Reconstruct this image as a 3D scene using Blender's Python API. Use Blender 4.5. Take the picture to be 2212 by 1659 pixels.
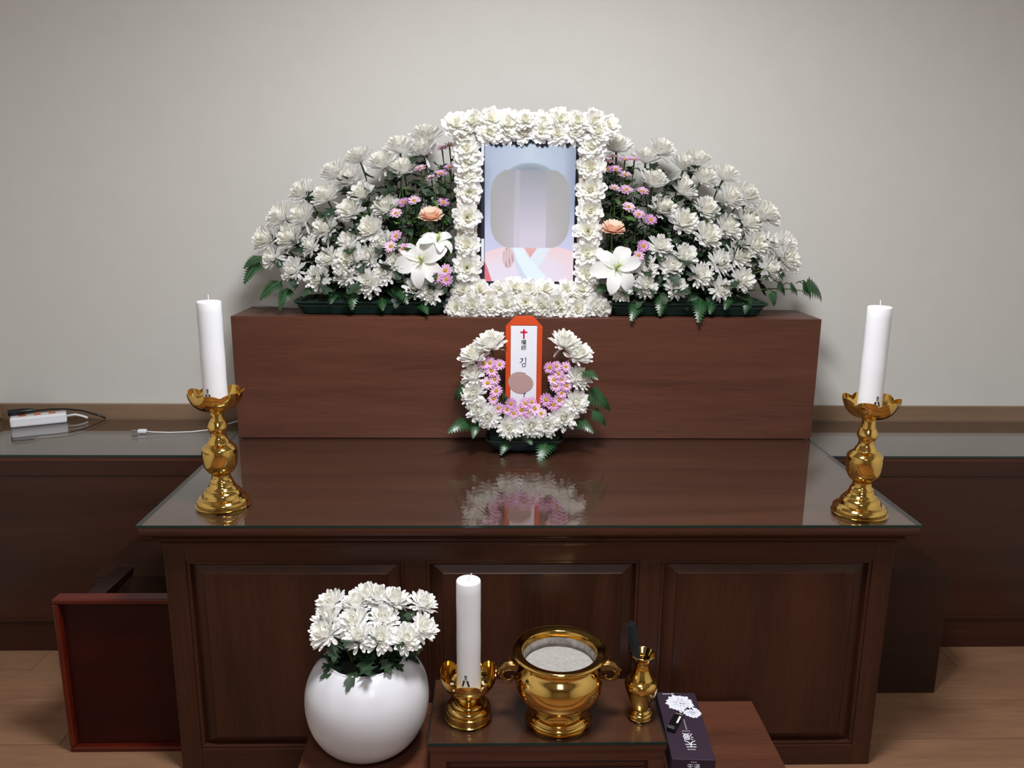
import bpy, bmesh, math, random
from mathutils import Vector, Matrix, Quaternion
for o in list(bpy.data.objects): bpy.data.objects.remove(o)
SC = bpy.context.scene
COL = SC.collection
PI = math.pi
# ---------------------------------------------------------------- camera
cd = bpy.data.cameras.new('camera'); cd.sensor_width = 36.0; cd.lens = 28.68; cd.clip_start = 0.02
cam = bpy.data.objects.new('camera', cd); COL.objects.link(cam)
F = Vector((0.02361, 0.97491, -0.22133)); RT = Vector((0.99971, -0.02223, 0.00874)); UP = Vector((-0.0036, 0.22148, 0.97516))
m = Matrix.Identity(4)
for i in range(3):
    m[i][0] = RT[i]; m[i][1] = UP[i]; m[i][2] = -F[i]
m[2][3] = 1.35
cam.matrix_world = m
SC.camera = cam
# ---------------------------------------------------------------- world, light, exposure
w = bpy.data.worlds.new('world'); SC.world = w; w.use_nodes = True
w.node_tree.nodes['Background'].inputs[0].default_value = (0.9, 0.95, 1.0, 1)
w.node_tree.nodes['Background'].inputs[1].default_value = 0.05
SC.view_settings.view_transform = 'Standard'
SC.view_settings.look = 'None'
SC.view_settings.exposure = 0.0
SC.view_settings.gamma = 1.0
SC.view_settings.use_curve_mapping = False
SC.cycles.max_bounces = 14; SC.cycles.diffuse_bounces = 8; SC.cycles.glossy_bounces = 6; SC.cycles.transparent_max_bounces = 24
LAMP_POS = (0.12, 1.18, 2.44); LAMP_SIZE = 0.42; LAMP_POWER = 50.0
LAMP2_POS = (0.14, -0.55, 2.44); LAMP2_POWER = 26.0
ld = bpy.data.lights.new('ceiling_panel_light', 'AREA'); ld.shape = 'SQUARE'; ld.size = LAMP_SIZE; ld.energy = LAMP_POWER
ld.color = (0.985, 0.99, 1.0)
lo = bpy.data.objects.new('ceiling_panel_light', ld); COL.objects.link(lo); lo.location = (LAMP_POS[0], LAMP_POS[1], LAMP_POS[2] - 0.035)
ld2 = ld.copy(); ld2.energy = LAMP2_POWER
lo2 = bpy.data.objects.new('ceiling_panel_light', ld2); COL.objects.link(lo2); lo2.location = (LAMP2_POS[0], LAMP2_POS[1], LAMP2_POS[2] - 0.035)
# ---------------------------------------------------------------- helpers
random.seed(11)
class MB:
    def __init__(s): s.v = []; s.f = []; s.t = []
    def add(s, vs, fs, t=None):
        n = len(s.v); s.v += [tuple(v) for v in vs]; s.f += [tuple(i + n for i in f) for f in fs]
        s.t += (t if t is not None else [0.0] * len(vs))
        return s
    def box(s, x0, x1, y0, y1, z0, z1):
        return s.add([(x0,y0,z0),(x1,y0,z0),(x1,y1,z0),(x0,y1,z0),(x0,y0,z1),(x1,y0,z1),(x1,y1,z1),(x0,y1,z1)],
                     [(0,3,2,1),(4,5,6,7),(0,1,5,4),(1,2,6,5),(2,3,7,6),(3,0,4,7)])
    def lathe(s, prof, n=48, cx=0, cy=0, cz=0, cap=True):
        vs = []; fs = []
        for r, z in prof:
            for k in range(n):
                a = 2*PI*k/n; vs.append((cx + r*math.cos(a), cy + r*math.sin(a), cz + z))
        for i in range(len(prof)-1):
            for k in range(n):
                fs.append((i*n+k, i*n+(k+1)%n, (i+1)*n+(k+1)%n, (i+1)*n+k))
        if cap:
            fs.append(tuple(range(n-1, -1, -1))); fs.append(tuple((len(prof)-1)*n + k for k in range(n)))
        return s.add(vs, fs)
    def tube(s, pts, rad, n=8, cap=True):
        pts = [Vector(p) for p in pts]; vs = []; fs = []
        if not isinstance(rad, (list, tuple)): rad = [rad]*len(pts)
        ref = None
        for i, p in enumerate(pts):
            d = (pts[min(i+1, len(pts)-1)] - pts[max(i-1, 0)]).normalized()
            if ref is None: ref = d.orthogonal().normalized()
            ref = (ref - d*ref.dot(d)).normalized(); b = d.cross(ref)
            for k in range(n):
                a = 2*PI*k/n; vs.append(p + (ref*math.cos(a) + b*math.sin(a))*rad[i])
        for i in range(len(pts)-1):
            for k in range(n): fs.append((i*n+k, i*n+(k+1)%n, (i+1)*n+(k+1)%n, (i+1)*n+k))
        if cap:
            fs.append(tuple(range(n-1, -1, -1))); fs.append(tuple((len(pts)-1)*n + k for k in range(n)))
        return s.add(vs, fs)
    def poly(s, pts, d):          # closed outline pts (3D) extruded by vector d
        n = len(pts); a = [Vector(p) for p in pts]; d = Vector(d)
        return s.add(a + [p + d for p in a], [tuple(range(n)), tuple(range(2*n-1, n-1, -1))] + [(k, n+k, n+(k+1)%n, (k+1)%n) for k in range(n)])
    def mesh(s, name, smooth=False, bevel=0, fixn=True):
        me = bpy.data.meshes.new(name); me.from_pydata(s.v, [], s.f)
        if any(s.t):
            at = me.attributes.new('tint', 'FLOAT', 'POINT'); at.data.foreach_set('value', s.t)
        if bevel or fixn:
            bm = bmesh.new(); bm.from_mesh(me)
            if fixn: bmesh.ops.recalc_face_normals(bm, faces=bm.faces)
            if bevel: bmesh.ops.bevel(bm, geom=bm.edges[:], offset=bevel, segments=2, profile=0.5, affect='EDGES', clamp_overlap=True)
            bm.to_mesh(me); bm.free()
        if smooth:
            for p in me.polygons: p.use_smooth = True
            if smooth != 'all': me.set_sharp_from_angle(angle=smooth if isinstance(smooth, float) else 0.7)
        return me
def link(name, me, mat, parent=None):
    o = bpy.data.objects.new(name, me); COL.objects.link(o)
    if me is not None and mat is not None and not me.materials: me.materials.append(mat)
    if parent is not None: o.parent = parent
    return o
def part(name, mb, mat, parent=None, smooth=False, bevel=0, fixn=True):
    return link(name, mb.mesh(name, smooth, bevel, fixn), mat, parent)
def tag(o, label=None, cat=None, group=None, kind=None):
    if label: o['label'] = label
    if cat: o['category'] = cat
    if group: o['group'] = group
    if kind: o['kind'] = kind
    return o
def thing(name, label, cat, loc=(0,0,0), group=None):
    o = bpy.data.objects.new(name, None); COL.objects.link(o); o.location = loc; o.empty_display_size = 0.05
    return tag(o, label, cat, group)
def box(name, x0, x1, y0, y1, z0, z1, mat, parent=None, bevel=0.0015):
    # box mesh kept relative to its parent (parents used here stand unrotated)
    p = parent.location if parent is not None else Vector((0,0,0))
    return part(name, MB().box(x0-p.x, x1-p.x, y0-p.y, y1-p.y, z0-p.z, z1-p.z), mat, parent, bevel=bevel)
ORD = ['', 'first','second','third','fourth','fifth','sixth','seventh','eighth','ninth','tenth','eleventh','twelfth','thirteenth','fourteenth','fifteenth','sixteenth','seventeenth','eighteenth','nineteenth','twentieth','twenty-first','twenty-second','twenty-third','twenty-fourth','twenty-fifth','twenty-sixth','twenty-seventh','twenty-eighth','twenty-ninth','thirtieth']
# ---------------------------------------------------------------- materials
def nodes(name):
    mt = bpy.data.materials.new(name); mt.use_nodes = True; nt = mt.node_tree
    return mt, nt, nt.nodes['Principled BSDF'], nt.nodes['Material Output']
def N(nt, typ, **kw):
    n = nt.nodes.new(typ)
    for k, v in kw.items():
        if hasattr(n, k): setattr(n, k, v)
    return n
def lin(c):
    return tuple(((x/255)/12.92 if x/255 <= 0.04045 else (((x/255)+0.055)/1.055)**2.4) for x in c) + (1,)
def plain(name, srgb, rough=0.5, metal=0.0, spec=0.5, noise=0.0, nscale=40.0, bump=0.0):
    mt, nt, b, out = nodes(name)
    c = lin(srgb); b.inputs['Base Color'].default_value = c; b.inputs['Roughness'].default_value = rough
    b.inputs['Metallic'].default_value = metal; b.inputs['Specular IOR Level'].default_value = spec
    tc = N(nt, 'ShaderNodeTexCoord'); ns = N(nt, 'ShaderNodeTexNoise'); ns.inputs['Scale'].default_value = nscale; ns.inputs['Detail'].default_value = 4
    nt.links.new(tc.outputs['Object'], ns.inputs['Vector'])
    if noise:
        cr = N(nt, 'ShaderNodeValToRGB'); cr.color_ramp.elements[0].position = 0.3; cr.color_ramp.elements[1].position = 0.7
        cr.color_ramp.elements[0].color = tuple(x*(1-noise) for x in c[:3]) + (1,); cr.color_ramp.elements[1].color = tuple(min(1, x*(1+noise)) for x in c[:3]) + (1,)
        nt.links.new(ns.outputs['Fac'], cr.inputs[0]); nt.links.new(cr.outputs[0], b.inputs['Base Color'])
    if bump:
        bp = N(nt, 'ShaderNodeBump'); bp.inputs['Strength'].default_value = bump; bp.inputs['Distance'].default_value = 0.002
        nt.links.new(ns.outputs['Fac'], bp.inputs['Height']); nt.links.new(bp.outputs[0], b.inputs['Normal'])
    return mt
def wood(name, dark, light, axis='X', rough=0.35, spec=0.5, fine=1.0, coat=0.0):
    mt, nt, b, out = nodes(name)
    tc = N(nt, 'ShaderNodeTexCoord'); oi = N(nt, 'ShaderNodeObjectInfo')
    ad = N(nt, 'ShaderNodeVectorMath', operation='ADD')
    sc = N(nt, 'ShaderNodeVectorMath', operation='SCALE'); sc.inputs['Scale'].default_value = 7.0
    cb = N(nt, 'ShaderNodeCombineXYZ')
    nt.links.new(oi.outputs['Random'], cb.inputs[0]); nt.links.new(oi.outputs['Random'], cb.inputs[1]); nt.links.new(oi.outputs['Random'], cb.inputs[2])
    nt.links.new(cb.outputs[0], sc.inputs[0]); nt.links.new(tc.outputs['Object'], ad.inputs[0]); nt.links.new(sc.outputs[0], ad.inputs[1])
    def mapped(along, across):
        mp = N(nt, 'ShaderNodeMapping'); s = [across]*3; s['XYZ'.index(axis)] = along; mp.inputs['Scale'].default_value = s
        nt.links.new(ad.outputs[0], mp.inputs['Vector']); return mp
    broad = N(nt, 'ShaderNodeTexNoise'); broad.inputs['Scale'].default_value = 1.0; broad.inputs['Detail'].default_value = 3; broad.inputs['Distortion'].default_value = 0.6
    nt.links.new(mapped(1.1, 11.0*fine).outputs[0], broad.inputs['Vector'])
    fin = N(nt, 'ShaderNodeTexNoise'); fin.inputs['Scale'].default_value = 1.0; fin.inputs['Detail'].default_value = 6; fin.inputs['Roughness'].default_value = 0.65
    nt.links.new(mapped(9.0, 230.0*fine).outputs[0], fin.inputs['Vector'])
    mx = N(nt, 'ShaderNodeMix', data_type='FLOAT'); mx.inputs[0].default_value = 0.42
    nt.links.new(broad.outputs['Fac'], mx.inputs[2]); nt.links.new(fin.outputs['Fac'], mx.inputs[3])
    cr = N(nt, 'ShaderNodeValToRGB'); e = cr.color_ramp.elements
    e[0].position = 0.33; e[0].color = lin(dark); e[1].position = 0.66; e[1].color = lin(light)
    nt.links.new(mx.outputs[0], cr.inputs[0]); nt.links.new(cr.outputs[0], b.inputs['Base Color'])
    b.inputs['Roughness'].default_value = rough; b.inputs['Specular IOR Level'].default_value = spec
    b.inputs['Coat Weight'].default_value = coat; b.inputs['Coat Roughness'].default_value = 0.15
    bp = N(nt, 'ShaderNodeBump'); bp.inputs['Strength'].default_value = 0.12; bp.inputs['Distance'].default_value = 0.001
    nt.links.new(fin.outputs['Fac'], bp.inputs['Height']); nt.links.new(bp.outputs[0], b.inputs['Normal'])
    return mt
def sheet_glass(name, tint):
    mt, nt, b, out = nodes(name); nt.nodes.remove(b)
    tr = N(nt, 'ShaderNodeBsdfTransparent'); tr.inputs[0].default_value = tint
    gl = N(nt, 'ShaderNodeBsdfGlossy'); gl.inputs['Roughness'].default_value = 0.015; gl.inputs[0].default_value = (1,1,1,1)
    geo = N(nt, 'ShaderNodeNewGeometry'); dt = N(nt, 'ShaderNodeVectorMath', operation='DOT_PRODUCT')
    nt.links.new(geo.outputs['Normal'], dt.inputs[0]); nt.links.new(geo.outputs['Incoming'], dt.inputs[1])
    ab = N(nt, 'ShaderNodeMath', operation='ABSOLUTE'); nt.links.new(dt.outputs['Value'], ab.inputs[0])
    su = N(nt, 'ShaderNodeMath', operation='SUBTRACT'); su.inputs[0].default_value = 1.0; nt.links.new(ab.outputs[0], su.inputs[1])
    pw = N(nt, 'ShaderNodeMath', operation='POWER'); pw.inputs[1].default_value = 5.0; nt.links.new(su.outputs[0], pw.inputs[0])
    fr = N(nt, 'ShaderNodeMath', operation='MULTIPLY_ADD'); fr.inputs[1].default_value = 0.96; fr.inputs[2].default_value = 0.04; nt.links.new(pw.outputs[0], fr.inputs[0])
    mx = N(nt, 'ShaderNodeMixShader'); nt.links.new(fr.outputs[0], mx.inputs[0]); nt.links.new(tr.outputs[0], mx.inputs[1]); nt.links.new(gl.outputs[0], mx.inputs[2])
    nt.links.new(mx.outputs[0], out.inputs['Surface']); return mt
def petal_mat(name, outer, inner, transl=0.28, rough=0.55):
    mt, nt, b, out = nodes(name)
    at = N(nt, 'ShaderNodeAttribute', attribute_name='tint')
    mc = N(nt, 'ShaderNodeMix', data_type='RGBA'); mc.inputs[6].default_value = lin(outer); mc.inputs[7].default_value = lin(inner)
    nt.links.new(at.outputs['Fac'], mc.inputs[0])
    nt.links.new(mc.outputs[2], b.inputs['Base Color']); b.inputs['Roughness'].default_value = rough; b.inputs['Specular IOR Level'].default_value = 0.25
    tl = N(nt, 'ShaderNodeBsdfTranslucent'); nt.links.new(mc.outputs[2], tl.inputs[0])
    mx = N(nt, 'ShaderNodeMixShader'); mx.inputs[0].default_value = transl
    nt.links.new(b.outputs[0], mx.inputs[1]); nt.links.new(tl.outputs[0], mx.inputs[2]); nt.links.new(mx.outputs[0], out.inputs['Surface'])
    return mt
def emit_attr(name, strength):
    mt, nt, b, out = nodes(name)
    at = N(nt, 'ShaderNodeAttribute', attribute_name='picture')
    b.inputs['Base Color'].default_value = (0.01,0.01,0.012,1); b.inputs['Roughness'].default_value = 0.25
    nt.links.new(at.outputs['Color'], b.inputs['Emission Color']); b.inputs['Emission Strength'].default_value = strength
    return mt
# ---------------------------------------------------------------- flower positions (metres): x, y, z, facing, radius
MUMS_LEFT=[(-0.204,2.558,1.532,-0.114,-0.236,0.965,0.045),
 (-0.282,2.544,1.496,-0.140,-0.268,0.953,0.046),
 (-0.211,2.541,1.489,-0.259,-0.330,0.908,0.046),
 (-0.402,2.533,1.466,-0.355,-0.259,0.898,0.041),
 (-0.332,2.527,1.451,-0.300,-0.424,0.855,0.043),
 (-0.269,2.520,1.433,-0.200,-0.511,0.836,0.041),
 (-0.473,2.515,1.419,-0.502,-0.317,0.805,0.045),
 (-0.429,2.508,1.401,-0.480,-0.383,0.789,0.041),
 (-0.391,2.491,1.359,-0.320,-0.614,0.721,0.040),
 (-0.562,2.493,1.363,-0.442,-0.560,0.701,0.041),
 (-0.497,2.488,1.351,-0.389,-0.504,0.771,0.042),
 (-0.421,2.471,1.310,-0.282,-0.670,0.687,0.044),
 (-0.624,2.465,1.293,-0.604,-0.542,0.584,0.044),
 (-0.564,2.465,1.293,-0.437,-0.617,0.654,0.042),
 (-0.492,2.452,1.260,-0.413,-0.748,0.519,0.041),
 (-0.361,2.450,1.256,-0.358,-0.766,0.533,0.044),
 (-0.317,2.476,1.322,-0.382,-0.604,0.699,0.042),
 (-0.663,2.440,1.229,-0.561,-0.681,0.471,0.043),
 (-0.594,2.441,1.233,-0.495,-0.729,0.472,0.045),
 (-0.538,2.432,1.212,-0.507,-0.725,0.466,0.040),
 (-0.426,2.438,1.225,-0.301,-0.791,0.533,0.040),
 (-0.322,2.435,1.219,-0.172,-0.855,0.489,0.044),
 (-0.647,2.419,1.177,-0.489,-0.801,0.345,0.041),
 (-0.583,2.404,1.143,-0.303,-0.896,0.325,0.045),
 (-0.483,2.417,1.175,-0.288,-0.854,0.433,0.042),
 (-0.418,2.417,1.174,-0.311,-0.864,0.396,0.045),
 (-0.367,2.420,1.183,-0.329,-0.842,0.427,0.045),
 (-0.511,2.395,1.120,-0.246,-0.926,0.285,0.046),
 (-0.430,2.399,1.131,-0.318,-0.896,0.309,0.044),
 (-0.363,2.390,1.108,-0.138,-0.948,0.287,0.046),
 (-0.316,2.401,1.137,-0.172,-0.928,0.329,0.042),
 (-0.276,2.412,1.164,-0.206,-0.910,0.359,0.041),
 (-0.229,2.390,1.097,-0.086,-0.944,0.319,0.041),
 (-0.182,2.390,1.086,-0.155,-0.936,0.316,0.043)]
MUMS_RIGHT=[(0.371,2.546,1.505,0.054,-0.374,0.926,0.044),
 (0.504,2.542,1.498,0.308,-0.325,0.894,0.043),
 (0.459,2.532,1.472,0.086,-0.277,0.957,0.040),
 (0.615,2.529,1.466,0.372,-0.287,0.883,0.041),
 (0.577,2.524,1.451,0.387,-0.287,0.876,0.044),
 (0.631,2.510,1.417,0.421,-0.500,0.757,0.043),
 (0.696,2.512,1.423,0.393,-0.366,0.844,0.042),
 (0.481,2.506,1.405,0.220,-0.393,0.893,0.045),
 (0.567,2.496,1.381,0.408,-0.520,0.750,0.043),
 (0.757,2.490,1.366,0.526,-0.512,0.679,0.042),
 (0.708,2.486,1.357,0.411,-0.610,0.677,0.042),
 (0.503,2.474,1.325,0.359,-0.580,0.732,0.044),
 (0.635,2.474,1.324,0.359,-0.663,0.657,0.041),
 (0.809,2.467,1.310,0.490,-0.601,0.631,0.046),
 (0.566,2.458,1.285,0.267,-0.713,0.648,0.045),
 (0.757,2.459,1.288,0.496,-0.650,0.575,0.045),
 (0.697,2.453,1.272,0.384,-0.717,0.583,0.042),
 (0.634,2.443,1.246,0.337,-0.766,0.547,0.044),
 (0.494,2.431,1.217,0.156,-0.836,0.526,0.044),
 (0.774,2.433,1.223,0.402,-0.813,0.420,0.044),
 (0.820,2.436,1.230,0.431,-0.765,0.479,0.043),
 (0.869,2.435,1.229,0.541,-0.716,0.441,0.045),
 (0.568,2.420,1.190,0.213,-0.876,0.433,0.045),
 (0.725,2.422,1.194,0.401,-0.828,0.393,0.045),
 (0.671,2.413,1.173,0.371,-0.847,0.382,0.046),
 (0.868,2.416,1.181,0.504,-0.787,0.357,0.043),
 (0.447,2.406,1.154,0.066,-0.920,0.385,0.046),
 (0.525,2.408,1.160,0.186,-0.906,0.380,0.045),
 (0.820,2.407,1.158,0.406,-0.856,0.319,0.045),
 (0.613,2.398,1.136,0.256,-0.909,0.328,0.043),
 (0.736,2.393,1.125,0.342,-0.889,0.304,0.044),
 (0.376,2.390,1.092,0.085,-0.958,0.276,0.041),
 (0.448,2.390,1.102,0.102,-0.948,0.302,0.041),
 (0.539,2.390,1.100,0.205,-0.933,0.296,0.040),
 (0.671,2.390,1.098,0.249,-0.928,0.276,0.040)]
PINKS_LEFT=[(-0.153,2.513,1.493,-0.164,-0.362,0.918,0.017),
 (-0.131,2.516,1.501,-0.120,-0.410,0.904,0.018),
 (-0.216,2.490,1.435,-0.195,-0.396,0.897,0.018),
 (-0.183,2.479,1.407,-0.194,-0.398,0.897,0.017),
 (-0.156,2.484,1.420,-0.108,-0.498,0.860,0.018),
 (-0.130,2.491,1.438,-0.154,-0.348,0.925,0.018),
 (-0.263,2.452,1.337,-0.321,-0.595,0.737,0.017),
 (-0.232,2.454,1.342,-0.164,-0.650,0.742,0.018),
 (-0.284,2.439,1.305,-0.133,-0.668,0.732,0.018),
 (-0.147,2.451,1.337,0.002,-0.628,0.778,0.018),
 (-0.282,2.414,1.241,-0.279,-0.791,0.545,0.018),
 (-0.297,2.402,1.212,-0.126,-0.838,0.531,0.018),
 (-0.260,2.399,1.206,-0.210,-0.838,0.504,0.017),
 (-0.171,2.377,1.151,-0.142,-0.919,0.368,0.018),
 (-0.138,2.374,1.146,-0.109,-0.925,0.363,0.019),
 (-0.163,2.367,1.127,-0.082,-0.944,0.319,0.017),
 (-0.134,2.364,1.121,-0.079,-0.938,0.338,0.018)]
PINKS_RIGHT=[(0.340,2.498,1.460,0.159,-0.295,0.942,0.018),
 (0.354,2.504,1.474,-0.001,-0.257,0.966,0.018),
 (0.336,2.490,1.438,0.016,-0.467,0.884,0.019),
 (0.362,2.489,1.437,0.067,-0.476,0.877,0.018),
 (0.389,2.483,1.422,0.012,-0.441,0.897,0.018),
 (0.390,2.500,1.466,0.056,-0.318,0.946,0.019),
 (0.418,2.500,1.466,0.021,-0.373,0.927,0.017),
 (0.357,2.468,1.383,0.178,-0.494,0.851,0.017),
 (0.392,2.466,1.378,0.049,-0.620,0.783,0.019),
 (0.440,2.464,1.374,0.119,-0.552,0.825,0.018),
 (0.397,2.447,1.329,0.148,-0.654,0.742,0.019),
 (0.427,2.438,1.308,0.057,-0.688,0.724,0.018),
 (0.462,2.432,1.293,0.180,-0.755,0.630,0.018),
 (0.438,2.402,1.218,0.137,-0.862,0.488,0.018),
 (0.424,2.392,1.192,0.160,-0.883,0.441,0.017)]
BORDER_TOP=[(-0.107,2.426,1.556,-0.022,-0.835,0.550,0.039),
 (-0.058,2.431,1.564,-0.243,-0.836,0.492,0.037),
 (-0.008,2.431,1.570,0.110,-0.883,0.456,0.037),
 (0.040,2.437,1.563,-0.064,-0.928,0.367,0.039),
 (0.090,2.425,1.568,-0.103,-0.847,0.521,0.035),
 (0.140,2.435,1.562,0.107,-0.918,0.382,0.036),
 (0.190,2.434,1.572,0.231,-0.939,0.255,0.037),
 (0.240,2.431,1.567,-0.001,-0.939,0.343,0.035),
 (0.287,2.431,1.568,0.179,-0.958,0.224,0.036),
 (0.328,2.435,1.556,0.153,-0.873,0.464,0.035),
 (-0.088,2.434,1.531,0.229,-0.798,0.558,0.038),
 (-0.014,2.423,1.534,0.192,-0.937,0.290,0.038),
 (0.035,2.437,1.539,0.122,-0.959,0.256,0.036),
 (0.086,2.437,1.533,-0.184,-0.877,0.443,0.037),
 (0.134,2.425,1.538,0.072,-0.974,0.216,0.035),
 (0.183,2.428,1.534,-0.243,-0.946,0.216,0.037),
 (0.230,2.434,1.541,0.214,-0.944,0.252,0.037),
 (0.298,2.427,1.537,0.055,-0.912,0.406,0.039)]
BORDER_LEFT=[(-0.076,2.428,1.488,-0.247,-0.928,0.277,0.040),
 (-0.072,2.432,1.452,0.003,-0.927,0.376,0.042),
 (-0.072,2.432,1.416,-0.137,-0.966,0.218,0.041),
 (-0.071,2.434,1.368,0.010,-1.000,0.017,0.040),
 (-0.076,2.428,1.296,0.141,-0.989,0.039,0.043),
 (-0.077,2.432,1.217,-0.233,-0.936,0.266,0.040),
 (-0.077,2.424,1.151,0.056,-0.996,0.069,0.044)]
BORDER_RIGHT=[(0.281,2.430,1.497,-0.100,-0.940,0.327,0.038),
 (0.281,2.434,1.443,-0.259,-0.966,0.025,0.044),
 (0.283,2.433,1.378,-0.164,-0.986,0.008,0.044),
 (0.282,2.433,1.317,0.189,-0.982,0.020,0.042),
 (0.278,2.428,1.259,-0.156,-0.981,0.114,0.042),
 (0.278,2.428,1.198,-0.068,-0.997,0.018,0.043),
 (0.280,2.432,1.137,0.177,-0.971,0.162,0.043)]
BORDER_BOTTOM=[(-0.091,2.425,1.081,0.009,-0.884,0.467,0.036),
 (-0.041,2.425,1.086,0.129,-0.898,0.421,0.034),
 (0.020,2.425,1.083,-0.251,-0.895,0.368,0.034),
 (0.064,2.425,1.092,0.205,-0.877,0.434,0.037),
 (0.106,2.425,1.087,-0.260,-0.867,0.426,0.037),
 (0.155,2.425,1.087,0.065,-0.900,0.431,0.035),
 (0.217,2.425,1.086,-0.218,-0.907,0.360,0.034),
 (0.266,2.425,1.088,-0.068,-0.904,0.421,0.037),
 (-0.109,2.405,1.036,-0.204,-0.976,0.074,0.035),
 (-0.062,2.405,1.052,-0.198,-0.977,0.084,0.034),
 (-0.064,2.405,1.034,-0.010,-0.972,-0.234,0.037),
 (-0.007,2.405,1.042,-0.075,-0.960,0.270,0.036),
 (0.040,2.405,1.050,0.103,-0.985,0.139,0.038),
 (0.040,2.405,1.034,-0.223,-0.974,-0.048,0.035),
 (0.096,2.405,1.053,0.102,-0.972,0.213,0.034),
 (0.141,2.405,1.045,-0.177,-0.984,0.007,0.034),
 (0.193,2.405,1.050,-0.244,-0.963,0.116,0.038),
 (0.154,2.405,1.034,-0.080,-0.985,-0.154,0.036),
 (0.201,2.405,1.034,-0.129,-0.991,-0.030,0.037),
 (0.253,2.405,1.034,-0.197,-0.978,0.071,0.036),
 (0.305,2.405,1.044,0.251,-0.950,0.184,0.035),
 (0.321,2.405,1.034,0.267,-0.935,-0.232,0.034),
 (-0.014,2.405,1.034,0.164,-0.979,-0.124,0.034)]
MUMS_PLAQUE=[(-0.007,2.264,0.951,-0.216,-0.342,0.914,0.044),
 (-0.053,2.255,0.918,-0.319,-0.474,0.821,0.041),
 (-0.057,2.242,0.867,-0.370,-0.661,0.653,0.039),
 (-0.054,2.229,0.818,-0.185,-0.846,0.500,0.042),
 (-0.040,2.217,0.774,-0.119,-0.933,0.339,0.039),
 (-0.012,2.212,0.755,-0.175,-0.947,0.270,0.039),
 (0.047,2.205,0.724,-0.062,-0.980,0.188,0.039),
 (0.109,2.206,0.731,-0.008,-0.981,0.196,0.041),
 (0.152,2.206,0.731,0.051,-0.979,0.195,0.039),
 (0.201,2.211,0.753,0.084,-0.961,0.264,0.044),
 (0.235,2.222,0.794,0.192,-0.894,0.405,0.042),
 (0.242,2.240,0.860,0.306,-0.705,0.640,0.042),
 (0.241,2.256,0.923,0.288,-0.461,0.839,0.041),
 (0.203,2.265,0.956,0.215,-0.324,0.921,0.042)]
PINKS_PLAQUE=[(-0.025,2.244,0.900,0.247,-0.837,0.488,0.018),
 (-0.008,2.244,0.901,-0.185,-0.927,0.326,0.017),
 (0.019,2.243,0.896,-0.008,-0.870,0.494,0.016),
 (-0.004,2.239,0.879,0.074,-0.851,0.520,0.018),
 (-0.014,2.232,0.845,-0.121,-0.900,0.418,0.018),
 (0.006,2.234,0.856,-0.180,-0.931,0.319,0.016),
 (0.010,2.227,0.824,-0.243,-0.842,0.481,0.018),
 (0.002,2.223,0.802,-0.125,-0.953,0.277,0.015),
 (0.016,2.217,0.777,-0.171,-0.957,0.235,0.016),
 (0.040,2.216,0.773,0.051,-0.955,0.292,0.015),
 (0.051,2.220,0.789,0.135,-0.963,0.234,0.016),
 (0.059,2.215,0.762,-0.140,-0.935,0.327,0.015),
 (0.081,2.216,0.772,-0.053,-0.948,0.314,0.018),
 (0.092,2.220,0.790,0.034,-0.863,0.504,0.017),
 (0.100,2.215,0.765,0.165,-0.906,0.390,0.016),
 (0.118,2.217,0.775,0.197,-0.887,0.418,0.018),
 (0.136,2.215,0.762,0.142,-0.892,0.429,0.016),
 (0.109,2.221,0.793,0.200,-0.916,0.349,0.015),
 (0.160,2.241,0.888,-0.272,-0.894,0.356,0.016),
 (0.179,2.242,0.892,0.112,-0.907,0.407,0.015),
 (0.205,2.242,0.891,0.159,-0.863,0.480,0.015),
 (0.185,2.237,0.872,-0.283,-0.901,0.328,0.016),
 (0.171,2.234,0.855,0.204,-0.812,0.547,0.017),
 (0.194,2.234,0.857,-0.168,-0.893,0.418,0.016),
 (0.178,2.230,0.839,-0.114,-0.956,0.270,0.017),
 (0.193,2.226,0.818,0.197,-0.861,0.469,0.015),
 (0.187,2.222,0.799,0.020,-0.957,0.289,0.017),
 (0.170,2.219,0.786,-0.032,-0.859,0.512,0.018),
 (0.150,2.222,0.800,-0.244,-0.912,0.330,0.018),
 (0.208,2.230,0.839,-0.025,-0.911,0.411,0.016)]
MUMS_VASE=[(-0.345,1.604,0.508,-0.395,-0.228,0.890,0.039),
 (-0.290,1.601,0.507,-0.178,-0.260,0.949,0.040),
 (-0.270,1.619,0.517,-0.083,-0.151,0.985,0.038),
 (-0.239,1.613,0.513,0.055,-0.192,0.980,0.041),
 (-0.206,1.609,0.511,0.200,-0.212,0.956,0.038),
 (-0.146,1.601,0.506,0.423,-0.239,0.874,0.036),
 (-0.289,1.561,0.486,-0.184,-0.461,0.868,0.040),
 (-0.228,1.567,0.488,0.072,-0.444,0.893,0.037),
 (-0.142,1.547,0.478,0.380,-0.491,0.784,0.035),
 (-0.345,1.537,0.474,-0.380,-0.523,0.762,0.041),
 (-0.274,1.527,0.469,-0.129,-0.598,0.791,0.035),
 (-0.229,1.527,0.469,0.045,-0.602,0.797,0.038),
 (-0.176,1.524,0.467,0.240,-0.593,0.768,0.038),
 (-0.346,1.567,0.489,-0.395,-0.409,0.822,0.040)]
FERN_LEFT=[(-0.676,2.420,1.181,-0.719,2.380,1.146),
 (-0.682,2.420,1.166,-0.720,2.380,1.101),
 (-0.622,2.420,1.109,-0.678,2.380,1.055),
 (-0.600,2.420,1.090,-0.622,2.380,1.025),
 (-0.515,2.420,1.106,-0.554,2.380,1.064),
 (-0.466,2.420,1.075,-0.475,2.380,1.045),
 (-0.412,2.420,1.095,-0.408,2.360,1.029),
 (-0.328,2.420,1.060,-0.319,2.360,1.028),
 (-0.281,2.420,1.092,-0.246,2.360,1.047),
 (-0.216,2.420,1.046,-0.188,2.355,1.020)]
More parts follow.
